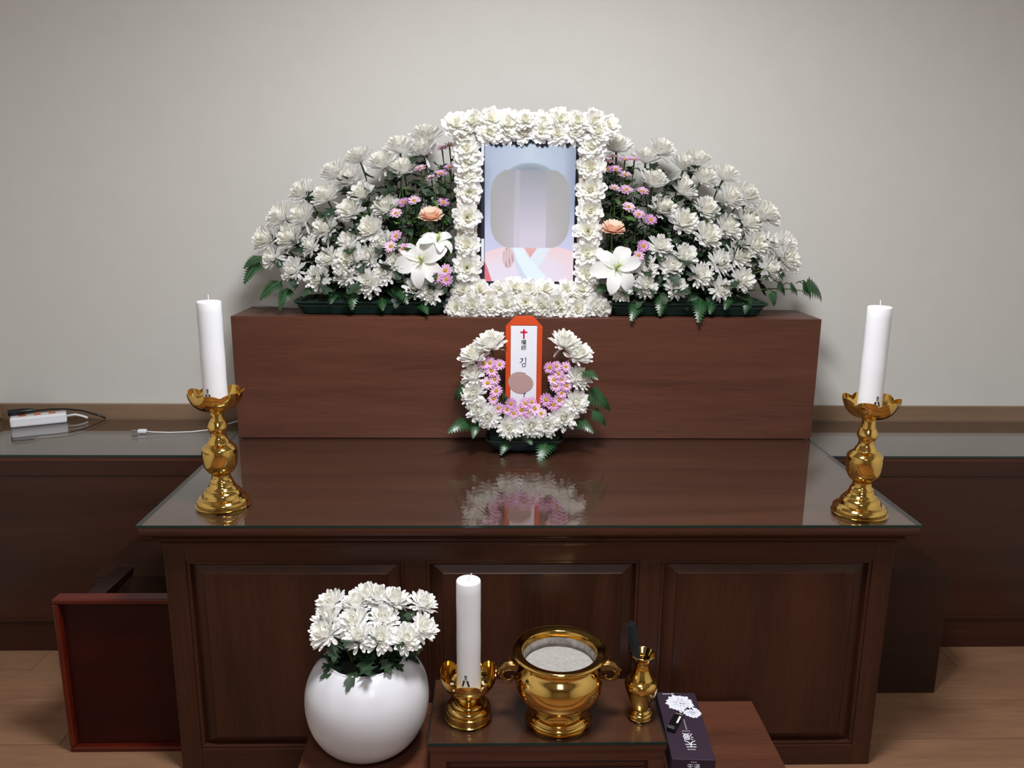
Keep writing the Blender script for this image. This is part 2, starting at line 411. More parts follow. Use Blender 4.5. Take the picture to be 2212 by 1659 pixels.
FERN_RIGHT=[(0.431,2.420,1.058,0.403,2.355,1.001),
 (0.498,2.420,1.081,0.489,2.365,1.015),
 (0.617,2.420,1.068,0.600,2.350,0.998),
 (0.653,2.420,1.059,0.638,2.370,1.022),
 (0.705,2.420,1.078,0.681,2.370,1.035),
 (0.831,2.420,1.090,0.843,2.420,1.042),
 (0.766,2.420,1.075,0.746,2.390,1.020),
 (0.340,2.420,1.101,0.299,2.380,1.084),
 (0.848,2.420,1.114,0.879,2.440,1.073),
 (0.885,2.420,1.108,0.923,2.460,1.067),
 (0.922,2.420,1.112,0.970,2.470,1.055),
 (0.933,2.420,1.115,1.009,2.480,1.049)]
FERN_PLAQUE=[(0.253,2.240,0.877,0.293,2.190,0.865),
 (0.269,2.240,0.822,0.341,2.280,0.753),
 (0.282,2.240,0.766,0.327,2.260,0.714),
 (0.237,2.240,0.737,0.285,2.190,0.710),
 (-0.077,2.240,0.833,-0.110,2.280,0.783),
 (-0.063,2.240,0.733,-0.129,2.190,0.710),
 (-0.043,2.240,0.733,-0.056,2.190,0.694),
 (0.048,2.240,0.683,0.022,2.190,0.645),
 (0.089,2.240,0.695,0.111,2.190,0.677),
 (0.161,2.240,0.683,0.126,2.165,0.627)]
M_WALL = plain('wall_paint', (213,212,208), 0.85, noise=0.012, nscale=14, bump=0.04, spec=0.2)
M_CEIL = plain('ceiling_paint', (188,185,178), 0.9, spec=0.2)
M_DOORWALL = plain('rear_wall_paint', (150,138,122), 0.9, spec=0.2)
M_PLANK = wood('floor_laminate', (118,86,64), (148,112,86), 'X', 0.42, 0.35, fine=0.5)
M_SUB = plain('floor_joint', (70,52,38), 0.8)
M_TRIM = wood('oak_trim', (118,94,74), (146,120,98), 'X', 0.45, 0.3)
M_WX = wood('walnut_grain_across', (45,23,14), (69,37,25), 'X', 0.36, 0.32, coat=0.06)
M_WZ = wood('walnut_grain_upright', (43,22,13), (70,38,25), 'Z', 0.36, 0.32, coat=0.06)
M_BOX = wood('walnut_box', (70,39,28), (98,57,42), 'X', 0.45, 0.35)
M_TOP = wood('walnut_top', (64,36,26), (92,54,40), 'X', 0.45, 0.3)
M_BENCH = wood('walnut_bench', (38,22,15), (56,34,24), 'X', 0.45, 0.25)
M_LOW = wood('walnut_low', (66,38,27), (96,56,40), 'X', 0.35, 0.45)
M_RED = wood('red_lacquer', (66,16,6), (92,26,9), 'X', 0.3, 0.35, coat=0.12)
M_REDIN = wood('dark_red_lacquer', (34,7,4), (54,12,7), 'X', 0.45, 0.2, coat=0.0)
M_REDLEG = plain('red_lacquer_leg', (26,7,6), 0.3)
M_GLASS = sheet_glass('sheet_glass', (0.93,0.96,0.95,1))
M_GEDGE = plain('glass_edge', (16,44,40), 0.12, spec=0.6)
M_BRASS = plain('polished_brass', (228,188,104), 0.09, 1.0, noise=0.06, nscale=25)
M_BRASSD = plain('aged_brass', (150,118,72), 0.3, 1.0, noise=0.2, nscale=90, bump=0.3)
M_WAX = plain('candle_wax', (226,228,234), 0.4, spec=0.4)
M_WAX.node_tree.nodes['Principled BSDF'].inputs['Subsurface Weight'].default_value = 0.15
M_WAX.node_tree.nodes['Principled BSDF'].inputs['Subsurface Radius'].default_value = (0.01,0.01,0.01)
M_WICK = plain('wick_cotton', (222,220,212), 0.9)
M_WAXFILM = plain('spilt_wax', (196,190,180), 0.45)
M_INK = plain('black_ink', (30,30,40), 0.7, spec=0.2)
M_REDINK = plain('red_ink', (205,28,66), 0.7, spec=0.2)
M_PAPER = plain('white_paper', (226,228,238), 0.8, spec=0.2)
M_ORANGE = plain('orange_card', (198,70,28), 0.75, noise=0.05, nscale=120, spec=0.25)
M_SMUDGE = plain('brown_pink_patch', (176,146,142), 0.8, spec=0.2)
M_PORC = plain('white_porcelain', (208,209,216), 0.32, spec=0.45)
M_ASH = plain('ash', (158,155,152), 0.95, noise=0.12, nscale=160, bump=0.6, spec=0.1)
M_ASHRING = plain('ash_crust', (140,134,130), 0.9, noise=0.35, nscale=60, bump=0.5, spec=0.1)
M_STICK = plain('incense_dark', (20,24,32), 0.85)
M_PURPLE = plain('purple_card', (50,36,50), 0.5, spec=0.4)
M_WHITEINK = plain('white_print', (226,228,238), 0.6)
M_GREYINK = plain('grey_print', (150,140,152), 0.6)
M_BLACKPL = plain('black_plastic', (14,15,17), 0.3)
M_STEEL = plain('steel', (170,168,165), 0.25, 1.0)
M_WHITEPL = plain('white_plastic', (232,234,240), 0.4)
M_ORANGEPL = plain('orange_plastic', (226,120,80), 0.45)
M_TRAY = plain('green_plastic_tray', (10,50,46), 0.35)
M_TRAYD = plain('dark_plastic_tray', (20,34,36), 0.4)
M_FOAM = plain('floral_foam', (190,182,168), 0.95)
M_STEM = plain('stem_green', (74,98,52), 0.6, noise=0.2, nscale=60)
M_LEAF = plain('chrysanthemum_leaf', (34,58,34), 0.5, noise=0.3, nscale=35, bump=0.4)
M_LEAFB = plain('bright_leaf', (72,108,50), 0.5, noise=0.25, nscale=35, bump=0.3)
M_FERN = plain('glossy_fern', (30,70,36), 0.36, noise=0.3, nscale=50, bump=0.5, spec=0.6)
M_MUM = petal_mat('white_petal', (251,251,252), (251,250,240), 0.38)
M_BORD = petal_mat('white_round_petal', (250,250,250), (249,248,232), 0.36)
M_PINK = petal_mat('pink_petal', (228,182,222), (244,216,236))
M_PINK2 = petal_mat('mauve_petal', (208,150,202), (236,196,226))
M_PINK3 = petal_mat('pale_pink_petal', (240,208,234), (250,232,244))
M_YEL = plain('yellow_disc', (190,152,36), 0.8, noise=0.3, nscale=400, bump=0.6)
M_PEACH = petal_mat('peach_petal', (254,231,216), (250,214,178), 0.32)
M_LILY = petal_mat('lily_petal', (248,249,250), (222,228,176), 0.3)
M_THROAT = plain('lily_green', (176,190,96), 0.6)
M_BEZEL = plain('black_gloss_bezel', (24,27,38), 0.12, spec=0.5)
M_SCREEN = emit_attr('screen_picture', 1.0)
M_LAMPF = plain('lamp_frame', (235,235,232), 0.5)
M_CABLE = plain('grey_cable', (168,168,172), 0.5)

# ================================================================ the setting
X0, X1, Y0, Y1, ZC = -1.645, 1.86, -2.6, 2.675, 2.46
def struct(name, x0, x1, y0, y1, z0, z1, mat, parent=None):
    o = box(name, x0, x1, y0, y1, z0, z1, mat, parent, bevel=0)
    if parent is None: o['kind'] = 'structure'
    return o
floor = struct('floor', X0, X1, Y0, Y1, -0.06, -0.006, M_SUB)
struct('wall_back', X0-0.1, X1+0.1, Y1, Y1+0.1, -0.06, ZC, M_WALL)
struct('wall_left', X0-0.1, X0, Y0, Y1, -0.06, ZC, M_WALL)
struct('wall_right', X1, X1+0.1, Y0, Y1, -0.06, ZC, M_WALL)
struct('wall_front', X0-0.1, X1+0.1, Y0-0.1, Y0, -0.06, ZC, M_DOORWALL)
struct('ceiling', X0-0.1, X1+0.1, Y0-0.1, Y1+0.1, ZC, ZC+0.1, M_CEIL)
box('trim_1', X0, X1, 2.661, Y1, 0.55, 0.672, M_TRIM, None, 0.002)['kind'] = 'structure'
box('trim_2', X0, X0+0.014, 1.0, 2.661, 0.6255, 0.672, M_TRIM, None, 0.002)['kind'] = 'structure'
# floor planks: rows 0.165 m deep running along the wall
rows = [1.662 + 0.1655*k for k in range(-8, 7)]
plank_meshes = {}
for i, y in enumerate(rows):
    x = X0; off = [(-1.341+0.02), -1.088, -0.80, -1.34][i % 4]
    cuts = [X0] + [c for c in [off + 0.91*k for k in range(-1, 5)] if X0 + 0.05 < c < X1 - 0.05] + [X1]
    if y < 0.9: continue
    for a, b in zip(cuts[:-1], cuts[1:]):
        y1 = min(y + 0.1655, 2.67)
        if y1 - y < 0.02: continue
        key = (round(b-a, 3), round(y1-y, 3))
        if key not in plank_meshes:
            plank_meshes[key] = MB().box(0.0008, key[0]-0.0008, 0.0008, key[1]-0.0008, -0.006, 0).mesh('plank', bevel=0.0006)
        o = link('plank', plank_meshes[key], M_PLANK, floor); o.location = (a, y, 0)
box('plank_field', X0, X1, Y0, 0.9, -0.006, 0.0, M_PLANK, floor, 0)['kind'] = 'stuff'

# ceiling lights (one square reflection shows in the brass)
def lamp_frame(lp, lb):
    cl = thing('ceiling_light', lb, 'ceiling light', lp, 'square ceiling lights')
    h = LAMP_SIZE/2 + 0.03; fr = MB()
    for a in ((-h, h, -h, -h+0.03), (-h, h, h-0.03, h), (-h, -h+0.03, -h+0.03, h-0.03), (h-0.03, h, -h+0.03, h-0.03)): fr.box(a[0], a[1], a[2], a[3], -0.03, 0.02)
    part('frame', fr, M_LAMPF, cl)
for lp, lb in ((LAMP_POS, 'square flush ceiling light above the altar front'), (LAMP2_POS, 'square flush ceiling light mirrored in the belly of the brass burner')):
    lamp_frame(lp, lb)

# ================================================================ furniture
def loops(prof, x0, x1, y0, yb):
    """closed-moulding: prof = [(out, z)] swept round the front and the two sides"""
    mb = MB(); vs = []; fs = []
    for o, z in prof: vs += [(x0-o, yb, z), (x0-o, y0-o, z), (x1+o, y0-o, z), (x1+o, yb, z)]
    for i in range(len(prof)-1):
        for k in range(3): fs.append((i*4+k, i*4+k+1, (i+1)*4+k+1, (i+1)*4+k))
    return mb.add(vs, fs)
def raised_panel(parent, x0, x1, z0, z1, y, inset_s, inset_t, inset_b):
    """panel in an opening: bead, bevel, raised field"""
    a = 0.008
    p = MB(); yb = y + 0.014
    v = [(x0,yb,z0),(x1,yb,z0),(x1,yb,z1),(x0,yb,z1),
         (x0+a,yb,z0+a),(x1-a,yb,z0+a),(x1-a,yb,z1-a),(x0+a,yb,z1-a),
         (x0+inset_s,y+0.004,z0+inset_b),(x1-inset_s,y+0.004,z0+inset_b),(x1-inset_s,y+0.004,z1-inset_t),(x0+inset_s,y+0.004,z1-inset_t)]
    f = []
    for r in range(2):
        for k in range(4): f.append((r*4+k, r*4+(k+1)%4, r*4+4+(k+1)%4, r*4+4+k))
    pan = part('panel', p.add(v, f), M_WZ, parent)
    q = MB(); e = 0.0025; i0 = inset_s; yf = y + 0.004
    v = []
    for d, yy in ((0, yf+0.004), (0, yf-0.001), (e, yf-0.003)):
        v += [(x0+i0+d,yy,z0+inset_b+d),(x1-i0-d,yy,z0+inset_b+d),(x1-i0-d,yy,z1-inset_t-d),(x0+i0+d,yy,z1-inset_t-d)]
    f = [(8,9,10,11)]
    for r in range(2):
        for k in range(4): f.append((r*4+k, r*4+(k+1)%4, r*4+4+(k+1)%4, r*4+4+k))
    part('raised_field', q.add(v, f), M_WZ, pan)
    g = MB()    # bead frame
    for (b0, b1, c0, c1) in ((x0,x1,z1-a,z1),(x0,x1,z0,z0+a),(x0,x0+a,z0+a,z1-a),(x1-a,x1,z0+a,z1-a)): g.box(b0, b1, y+0.003, y+0.016, c0, c1)
    part('bead', g, M_WX, pan, bevel=0.0015)

AX0, AX1, AY = -0.744, 0.928, 1.7316
TX0, TX1, TY = -0.7837, 0.9672, 1.6966
TZ = 0.6428
alt = thing('altar_table', 'large dark walnut altar table with three raised front panels and glass top', 'table')
box('body', AX0+0.001, AX1-0.001, AY+0.018, 2.018, 0, 0.584, M_WX, alt, 0)
box('rear_body', AX0, AX1, 2.262, 2.655, 0, 0.583, M_WX, alt, 0)
for a, b in ((AX0, -0.696), (0.882, AX1)): box('stile', a, b, AY, AY+0.02, 0.0, 0.583, M_WZ, alt)
for a, b in ((-0.201, -0.151), (0.340, 0.390)): box('stile', a, b, AY+0.001, AY+0.02, 0.055, 0.541, M_WZ, alt)
box('top_rail', -0.696, 0.882, AY, AY+0.02, 0.541, 0.583, M_WX, alt)
box('bottom_rail', -0.696, 0.882, AY, AY+0.02, 0.0, 0.055, M_WX, alt)
for a, b in ((-0.696, -0.201), (-0.151, 0.340), (0.390, 0.882)): raised_panel(alt, a, b, 0.055, 0.541, AY, 0.037, 0.030, 0.030)
part('moulding', loops([(0.0,0.580),(0.003,0.580),(0.004,0.586),(0.002,0.588),(0.006,0.594),(0.010,0.597),(0.014,0.598),(0.0145,0.602),(0.013,0.603),(0.014,0.606),(0.020,0.611),(0.030,0.615),(0.0345,0.6185),(0.036,0.624),(0.0355,0.632),(0.034,0.6366)], AX0, AX1, AY, 2.655), M_WX, alt, smooth=0.5)
part('chipped_spot', MB().poly([(0.232,AY-0.0150,0.5985),(0.240,AY-0.0152,0.6015),(0.252,AY-0.0150,0.6020),(0.256,AY-0.0150,0.5990),(0.244,AY-0.0150,0.5975)], (0,0.002,0)), M_BLACKPL, alt)
box('top_board', AX0-0.034, AX1+0.034, AY-0.034, 2.655, 0.6195, 0.6368, M_TOP, alt, 0)
box('frieze', AX0+0.0005, AX1-0.0005, AY+0.0005, 2.655, 0.584, 0.6192, M_WX, alt, 0)
def glass_top(parent, x0, x1, y0, y1, z0, z1, name='glass_top'):
    mb = MB().add([(x0,y0,z1),(x1,y0,z1),(x1,y1,z1),(x0,y1,z1),(x0,y0,z0),(x1,y0,z0),(x1,y1,z0),(x0,y1,z0)], [(0,1,2,3),(7,6,5,4)])
    g = part(name, mb, M_GLASS, parent, fixn=False)
    e = MB(); t = 0.0012
    e.box(x0-t, x1+t, y0-t, y0, z0, z1-0.0002); e.box(x0-t, x0, y0, y1, z0, z1-0.0002); e.box(x1, x1+t, y0, y1, z0, z1-0.0002)
    part('glass_edge', e, M_GEDGE, g)['label'] = 'dark green polished glass edge'
    return g
glass_top(alt, TX0+0.0012, TX1-0.0012, TY+0.0012, 2.655, 0.6372, TZ)

def ledge(x0, x1, label):
    t = thing('ledge_cabinet', label, 'cabinet', group='wall ledge cabinets')
    box('body', x0, x1, 2.263, 2.66, 0.10, 0.60, M_WX, t, 0.001)
    box('plinth', x0, x1, 2.267, 2.66, 0.0, 0.10, M_WX, t, 0.001)
    box('base_strip', x0, x1, 2.2585, 2.267, 0.10, 0.108, M_WX, t, 0.001)
    box('frieze', x0, x1, 2.259, 2.2635, 0.562, 0.604, M_WX, t, 0.001)
    box('top_board', x0, x1, 2.2585, 2.6608, 0.604, 0.619, M_TOP, t, 0.002)
    glass_top(t, x0, x1, 2.2574, 2.6609, 0.6195, 0.6252)
ledge(X0+0.002, TX0-0.004, 'long dark wood ledge cabinet with glass top left of the altar, under the power strip')
ledge(TX1+0.004, X1-0.002, 'long dark wood ledge cabinet with glass top right of the altar table')

bn = thing('low_bench', 'low dark wooden bench sticking out from behind both sides of the altar', 'bench')
box('front_board', -1.056, 1.249, 2.026, 2.046, 0, 0.357, M_BENCH, bn)
box('back_board', -1.056, 1.249, 2.232, 2.252, 0, 0.357, M_BENCH, bn)
for a in (-1.056, 1.229): box('side_board', a, a+0.02, 2.046, 2.232, 0, 0.357, M_BENCH, bn)
box('top_board', -1.057, 1.25, 2.025, 2.253, 0.3572, 0.3625, M_BENCH, bn, 0.0008)

rb = thing('riser_box', 'long brown woodgrain box standing at the back of the altar table', 'box')
BX0, BX1, BY, BZ = -0.763, 0.972, 2.3736, 1.0102
box('front_panel', BX0, BX1, BY, BY+0.018, TZ, BZ, M_BOX, rb, 0.0012)
box('top_panel', BX0, BX1, BY+0.0182, 2.583, BZ-0.0178, BZ, M_BOX, rb, 0.0012)
for a in (BX0, BX1-0.018): box('side_panel', a, a+0.018, BY+0.0182, 2.565, TZ, BZ-0.018, M_BOX, rb, 0.001)
box('back_panel', BX0, BX1, 2.565, 2.583, TZ, BZ-0.018, M_BOX, rb, 0.001)

# low platform and incense table in front
pf = thing('low_platform', 'low wooden platform board at the foot of the altar front', 'platform')
box('top_board', -0.405, 0.622, 1.36, 1.722, 0.164, 0.184, M_LOW, pf, 0.0015)
for a in (-0.385, 0.582): box('side_board', a, a+0.02, 1.38, 1.712, 0.0, 0.164, M_LOW, pf)
box('front_board', -0.365, 0.582, 1.38, 1.40, 0.0, 0.164, M_LOW, pf)
it = thing('incense_table', 'small glass-topped wooden incense table carrying the brass bowl', 'table')
IX0, IX1, IY0, IY1, IZ = -0.131, 0.364, 1.471, 1.711, 0.259
box('body', IX0+0.004, IX1-0.004, IY0+0.012, IY1-0.002, 0.184, 0.240, M_LOW, it, 0.001)
box('top_board', IX0+0.001, IX1-0.001, IY0+0.001, IY1, 0.240, 0.2525, M_LOW, it, 0.0015)
fx0, fx1 = IX0+0.004, IX1-0.004
box('front_rail', fx0, fx1, IY0+0.003, IY0+0.012, 0.214, 0.2398, M_LOW, it, 0.001)
box('front_rail', fx0, fx1, IY0+0.003, IY0+0.012, 0.184, 0.190, M_LOW, it, 0.001)
for a, b in ((fx0, fx0+0.034), (fx1-0.034, fx1)): box('front_stile', a, b, IY0+0.003, IY0+0.012, 0.1902, 0.2138, M_LOW, it, 0.001)
gq = MB()
for (b0,b1,c0,c1) in ((fx0+0.034,fx1-0.034,0.2098,0.2138),(fx0+0.034,fx1-0.034,0.1902,0.1942),(fx0+0.034,fx0+0.038,0.1942,0.2098),(fx1-0.038,fx1-0.034,0.1942,0.2098)): gq.box(b0,b1,IY0+0.005,IY0+0.0121,c0,c1)
part('drawer_bead', gq, M_WX, it, bevel=0.001)
glass_top(it, IX0+0.0012, IX1-0.0012, IY0+0.0012, IY1, 0.2532, IZ)

# red lacquered tray table standing on its side against the altar
tt = thing('tray_table', 'red lacquered folding tray table stood on its edge against the altar', 'tray table', (-0.91, 1.83, 0))
tx0, tx1, tz0, tz1 = -1.045, -0.752, 0.0, 0.414
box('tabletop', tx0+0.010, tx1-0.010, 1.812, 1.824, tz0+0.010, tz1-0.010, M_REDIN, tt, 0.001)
for n, a in (('rim', (tx0, tx1, 1.796, 1.832, tz1-0.014, tz1)), ('rim', (tx0, tx1, 1.796, 1.832, tz0, tz0+0.014)), ('rim', (tx0, tx0+0.014, 1.796, 1.832, tz0+0.0142, tz1-0.0142)), ('rim', (tx1-0.014, tx1, 1.796, 1.832, tz0+0.0142, tz1-0.0142))):
    box(n, *a, M_RED, tt, 0.004)
for a in (0.03, 0.372): box('apron', tx0+0.03, tx1-0.03, 1.8245, 1.838, a, a+0.012, M_RED, tt, 0.001)
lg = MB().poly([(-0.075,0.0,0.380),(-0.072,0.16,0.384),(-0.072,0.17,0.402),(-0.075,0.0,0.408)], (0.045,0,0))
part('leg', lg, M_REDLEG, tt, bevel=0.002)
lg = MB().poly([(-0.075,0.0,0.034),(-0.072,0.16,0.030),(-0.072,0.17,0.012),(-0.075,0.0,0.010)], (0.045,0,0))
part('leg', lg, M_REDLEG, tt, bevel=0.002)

# ================================================================ brass and candles
def cup_petal(n=6, r0=0.025, r1=0.059, hgt=0.05, dip=0.014, th=0.0012, seg=72, flare=0.0):
    """lotus-petal drip cup: scalloped rim, real thickness"""
    mb = MB(); vs = []; fs = []; R = 9
    for side in (0, 1):
        for i in range(R+1):
            s = i/R
            for k in range(seg):
                a = 2*PI*k/seg; lobe = abs(math.cos(n*a/2))
                r = r0 + (r1-r0)*math.sin(min(1, s*1.02)*PI/2)**0.8 + flare*s*s*lobe
                z = hgt*s**1.5 - (dip*(1-lobe**0.6))*s**3 + 0.0
                if side: r = max(r-th, 0.001); z += th*(1-s)
                r *= 1 - 0.035*(1-lobe)*s
                vs.append((r*math.cos(a), r*math.sin(a), z))
    m = (R+1)*seg
    for i in range(R):
        for k in range(seg):
            k2 = (k+1) % seg
            fs.append((i*seg+k, i*seg+k2, (i+1)*seg+k2, (i+1)*seg+k)); fs.append((m+i*seg+k, m+(i+1)*seg+k, m+(i+1)*seg+k2, m+i*seg+k2))
    for k in range(seg):
        k2 = (k+1) % seg; fs.append((R*seg+k, R*seg+k2, m+R*seg+k2, m+R*seg+k))
    fs.append(tuple(range(seg-1, -1, -1))); fs.append(tuple(m+k for k in range(seg)))
    return mb.add(vs, fs)
def sc_prof(P, kr, kz): return [(r*kr, z*kz) for r, z in P]
def subdiv(P, n=4):
    out = []
    for i in range(len(P)-1):
        p0 = P[max(i-1,0)]; p1 = P[i]; p2 = P[i+1]; p3 = P[min(i+2, len(P)-1)]
        for k in range(n):
            t = k/n
            out.append(tuple(0.5*((2*p1[j]) + (-p0[j]+p2[j])*t + (2*p0[j]-5*p1[j]+4*p2[j]-p3[j])*t*t + (-p0[j]+3*p1[j]-3*p2[j]+p3[j])*t**3) for j in (0,1)))
    out.append(P[-1]); return [(max(r, 0.0005), z) for r, z in out]
def text_mesh(txt, size, parent, mat, loc, rot, name='lettering', depth=0.0002, bold=0.0):
    cu = bpy.data.curves.new(name, 'FONT'); cu.body = txt; cu.size = size; cu.extrude = depth; cu.align_x = 'CENTER'; cu.align_y = 'CENTER'; cu.resolution_u = 4; cu.offset = bold
    t = bpy.data.objects.new(name, cu); COL.objects.link(t)
    dg = bpy.context.evaluated_depsgraph_get(); me = bpy.data.meshes.new_from_object(t.evaluated_get(dg))
    bpy.data.objects.remove(t); bpy.data.curves.remove(cu)
    me.materials.clear()
    o = link(name, me, mat, parent); o.location = loc; o.rotation_euler = rot; return o
def candle(loc, r, hgt, label, tiltwick, sticker):
    c = thing('candle', label, 'candle', loc, 'white pillar candles')
    P = [(0.0005,0),(r-0.001,0),(r,0.001)] + [(r+0.0003*math.sin(k*1.7), hgt*k/10) for k in range(1, 10)] + [(r,hgt-0.004),(r-0.001,hgt-0.001),(r-0.003,hgt),(r*0.7,hgt-0.001),(r*0.3,hgt-0.003),(0.0005,hgt-0.004)]
    part('wax_body', MB().lathe(P, 40, cap=False), M_WAX, c, smooth='all')
    part('wick', MB().tube([(0,0,hgt-0.005),(0,0,hgt+0.004),(tiltwick,0,hgt+0.014)], 0.0011, 6), M_WICK, c)
    if sticker:
        az, sz = sticker
        st = MB(); n = 16    # oval seal and two ribbon tails, curved on the wax
        def on(u, v, d=0.0006): a = -PI/2 + az + u/r; return ((r+d)*math.cos(a), (r+d)*math.sin(a), sz+v)
        st.add([on(0,0)] + [on(0.005*math.cos(2*PI*k/n), 0.0075*math.sin(2*PI*k/n)) for k in range(n)], [(0, 1+k, 1+(k+1)%n) for k in range(n)])
        s = part('seal_sticker', st, M_PAPER, c)
        rb_ = MB()
        for q in (-1, 1):
            rb_.add([on(q*0.0015,-0.006,0.0009), on(q*0.0052,-0.006,0.0009), on(q*0.0088,-0.020,0.0009), on(q*0.0050,-0.020,0.0009)], [(0,1,2,3)])
        part('ribbon_tail', rb_, M_INK, s)
        a = -PI/2 + az
        for t_, dz in (('\u8b39', 0.0035), ('\u5f14', -0.0025)):
            text_mesh(t_, 0.0062, s, M_INK, ((r+0.0009)*math.cos(a), (r+0.0009)*math.sin(a), sz+dz), (PI/2, 0, az), depth=0.0001)
    return c
CS = [(0.0005,0),(0.0585,0),(0.0600,0.002),(0.0600,0.012),(0.0560,0.0165),(0.0545,0.018),(0.0475,0.0205),(0.0465,0.0225),(0.0455,0.026),(0.0440,0.031),(0.0395,0.0365),(0.0365,0.0385),(0.0360,0.041),(0.0310,0.046),(0.0285,0.052),(0.0265,0.0555),(0.0268,0.058),(0.0235,0.0625),(0.0220,0.066),(0.0212,0.072),(0.0222,0.0765),(0.0300,0.083),(0.0370,0.096),(0.0395,0.110),(0.0405,0.124),(0.0398,0.134),(0.0385,0.139),(0.0330,0.145),(0.0262,0.150),(0.0252,0.152),(0.0225,0.157),(0.0178,0.166),(0.0175,0.174),(0.0190,0.178),(0.0222,0.184),(0.0225,0.190),(0.0200,0.197),(0.0172,0.203),(0.0160,0.2045),(0.0152,0.212),(0.0150,0.222),(0.0160,0.2255),(0.0180,0.229)]
def candlestick(loc, rz, label):
    t = thing('candlestick', label, 'candlestick', loc, 'tall brass altar candlesticks')
    P = CS
    base = [q for q in P if q[1] <= 0.066]; stem = [(0.0005, 0.064)] + [q for q in P if q[1] >= 0.066] + [(0.0005, 0.229)]
    part('base', MB().lathe(subdiv(base, 3) + [(0.0005, 0.066)], 64, cap=False), M_BRASS, t, smooth=0.6)
    part('stem', MB().lathe(subdiv(stem[1:-1], 3) + [stem[-1]], 64, cap=False), M_BRASS, t, smooth=0.6)
    c = part('petal_cup', cup_petal(7, 0.022, 0.0600, 0.047, 0.011, flare=0.004), M_BRASS, t, smooth=0.9); c.location = (0,0,0.228); c.rotation_euler = (0,0,rz)
    return t
candlestick((-0.634, 1.829, TZ), 0.25, 'tall brass candlestick on the left end of the altar table')
candle((-0.634, 1.829, TZ+0.232), 0.0268, 0.2475, 'white pillar candle in the left tall brass candlestick', 0.0, (-0.3, 0.045))
candlestick((0.859, 1.779, TZ), 0.6, 'tall brass candlestick on the right end of the altar table')
candle((0.856, 1.779, TZ+0.232), 0.0262, 0.2505, 'white pillar candle in the right tall brass candlestick', 0.0, (0.15, 0.045))

sh = thing('candle_holder', 'short brass lotus candle holder on the small incense table', 'candle holder', (-0.05, 1.565, IZ))
part('base', MB().lathe(subdiv([(0.0005,0),(0.0470,0),(0.0490,0.002),(0.0493,0.012),(0.0490,0.0165),(0.0470,0.0175),(0.0478,0.021),(0.0465,0.027),(0.0410,0.0325),(0.0370,0.0335),(0.0345,0.0375),(0.0270,0.0415),(0.0232,0.0425),(0.0240,0.046),(0.0222,0.049),(0.0208,0.0535),(0.0240,0.0565),(0.0005,0.0566)],3), 64, cap=False), M_BRASS, sh, smooth=0.6)
cp = part('petal_cup', cup_petal(6, 0.022, 0.0605, 0.052, 0.018, flare=0.003), M_BRASS, sh, smooth=0.9); cp.location = (0,0,0.056); cp.rotation_euler = (0,0,PI/6)
wf = MB(); random.seed(3)
for k in range(13):
    a = random.uniform(0, 2*PI); r = random.uniform(0.029, 0.038); q = random.uniform(0.0015, 0.0042)
    vs = [(r*math.cos(a)+q*1.6*math.cos(b)*random.uniform(.6,1), r*math.sin(a)+q*math.sin(b), 0.0635+0.001*random.random()+(r-0.028)*0.35) for b in [2*PI*j/7 for j in range(7)]]
    wf.poly(vs, (0,0,0.0012))
part('wax_drips', wf, M_WAXFILM, sh)['label'] = 'dried white wax drips'
candle((-0.049, 1.565, IZ+0.0585), 0.0257, 0.2600, 'white pillar candle in the short brass holder on the incense table', 0.007, (-0.22, 0.047))

# incense burner
ib = thing('incense_burner', 'round brass incense burner with two dragon handles and ash inside', 'incense burner', (0.1435, 1.558, IZ))
OUT = [(0.0005,0),(0.0665,0),(0.0685,0.002),(0.0690,0.008),(0.0660,0.0115),(0.0645,0.0125),(0.0630,0.0175),(0.0575,0.0205),(0.0555,0.0225),(0.0545,0.034),(0.0560,0.0425),(0.0620,0.0455),(0.0760,0.0520),(0.0870,0.0640),(0.0925,0.0790),(0.0930,0.0930),(0.0905,0.1070),(0.0850,0.1190),(0.0780,0.1275),(0.0755,0.1325),(0.0775,0.1390),(0.0850,0.1440),(0.0935,0.1500),(0.0995,0.1560),(0.1005,0.1600),(0.0985,0.1625)]
OUT = subdiv(OUT, 3)
part('bowl', MB().lathe(OUT, 96, cap=False), M_BRASS, ib, smooth=0.6)
INN = [(0.0985,0.1625),(0.0960,0.1628),(0.0840,0.1600),(0.0805,0.1590),(0.0790,0.1560),(0.0760,0.1460)]
part('rim', MB().lathe(subdiv(INN, 3), 96, cap=False), M_BRASS, ib, smooth=0.6)
part('inner_wall', MB().lathe(subdiv([(0.0760,0.1460),(0.0740,0.1330),(0.0760,0.1270),(0.0820,0.1150)],4), 96, cap=False), M_ASHRING, ib, smooth='all')['label'] = 'ash-crusted inner wall'
random.seed(8)
am = MB(); n = 48; vs = [(0,0,0.1215)]; fs = []
for i in range(1, 15):
    r = 0.0778*i/14
    for k in range(n): vs.append((r*math.cos(2*PI*k/n), r*math.sin(2*PI*k/n), 0.1215 + 0.0006*random.uniform(-1,1) + 0.002*(i/14)**4))
for k in range(n): fs.append((0, 1+k, 1+(k+1)%n))
for i in range(13):
    for k in range(n): fs.append((1+i*n+k, 1+(i+1)*n+k, 1+(i+1)*n+(k+1)%n, 1+i*n+(k+1)%n))
ash = part('incense_ash', am.add(vs, fs), M_ASH, None, smooth='all'); ash.location = (0.1435, 1.558, IZ)
tag(ash, 'pale grey incense ash filling the round brass burner', 'ash', kind='stuff')
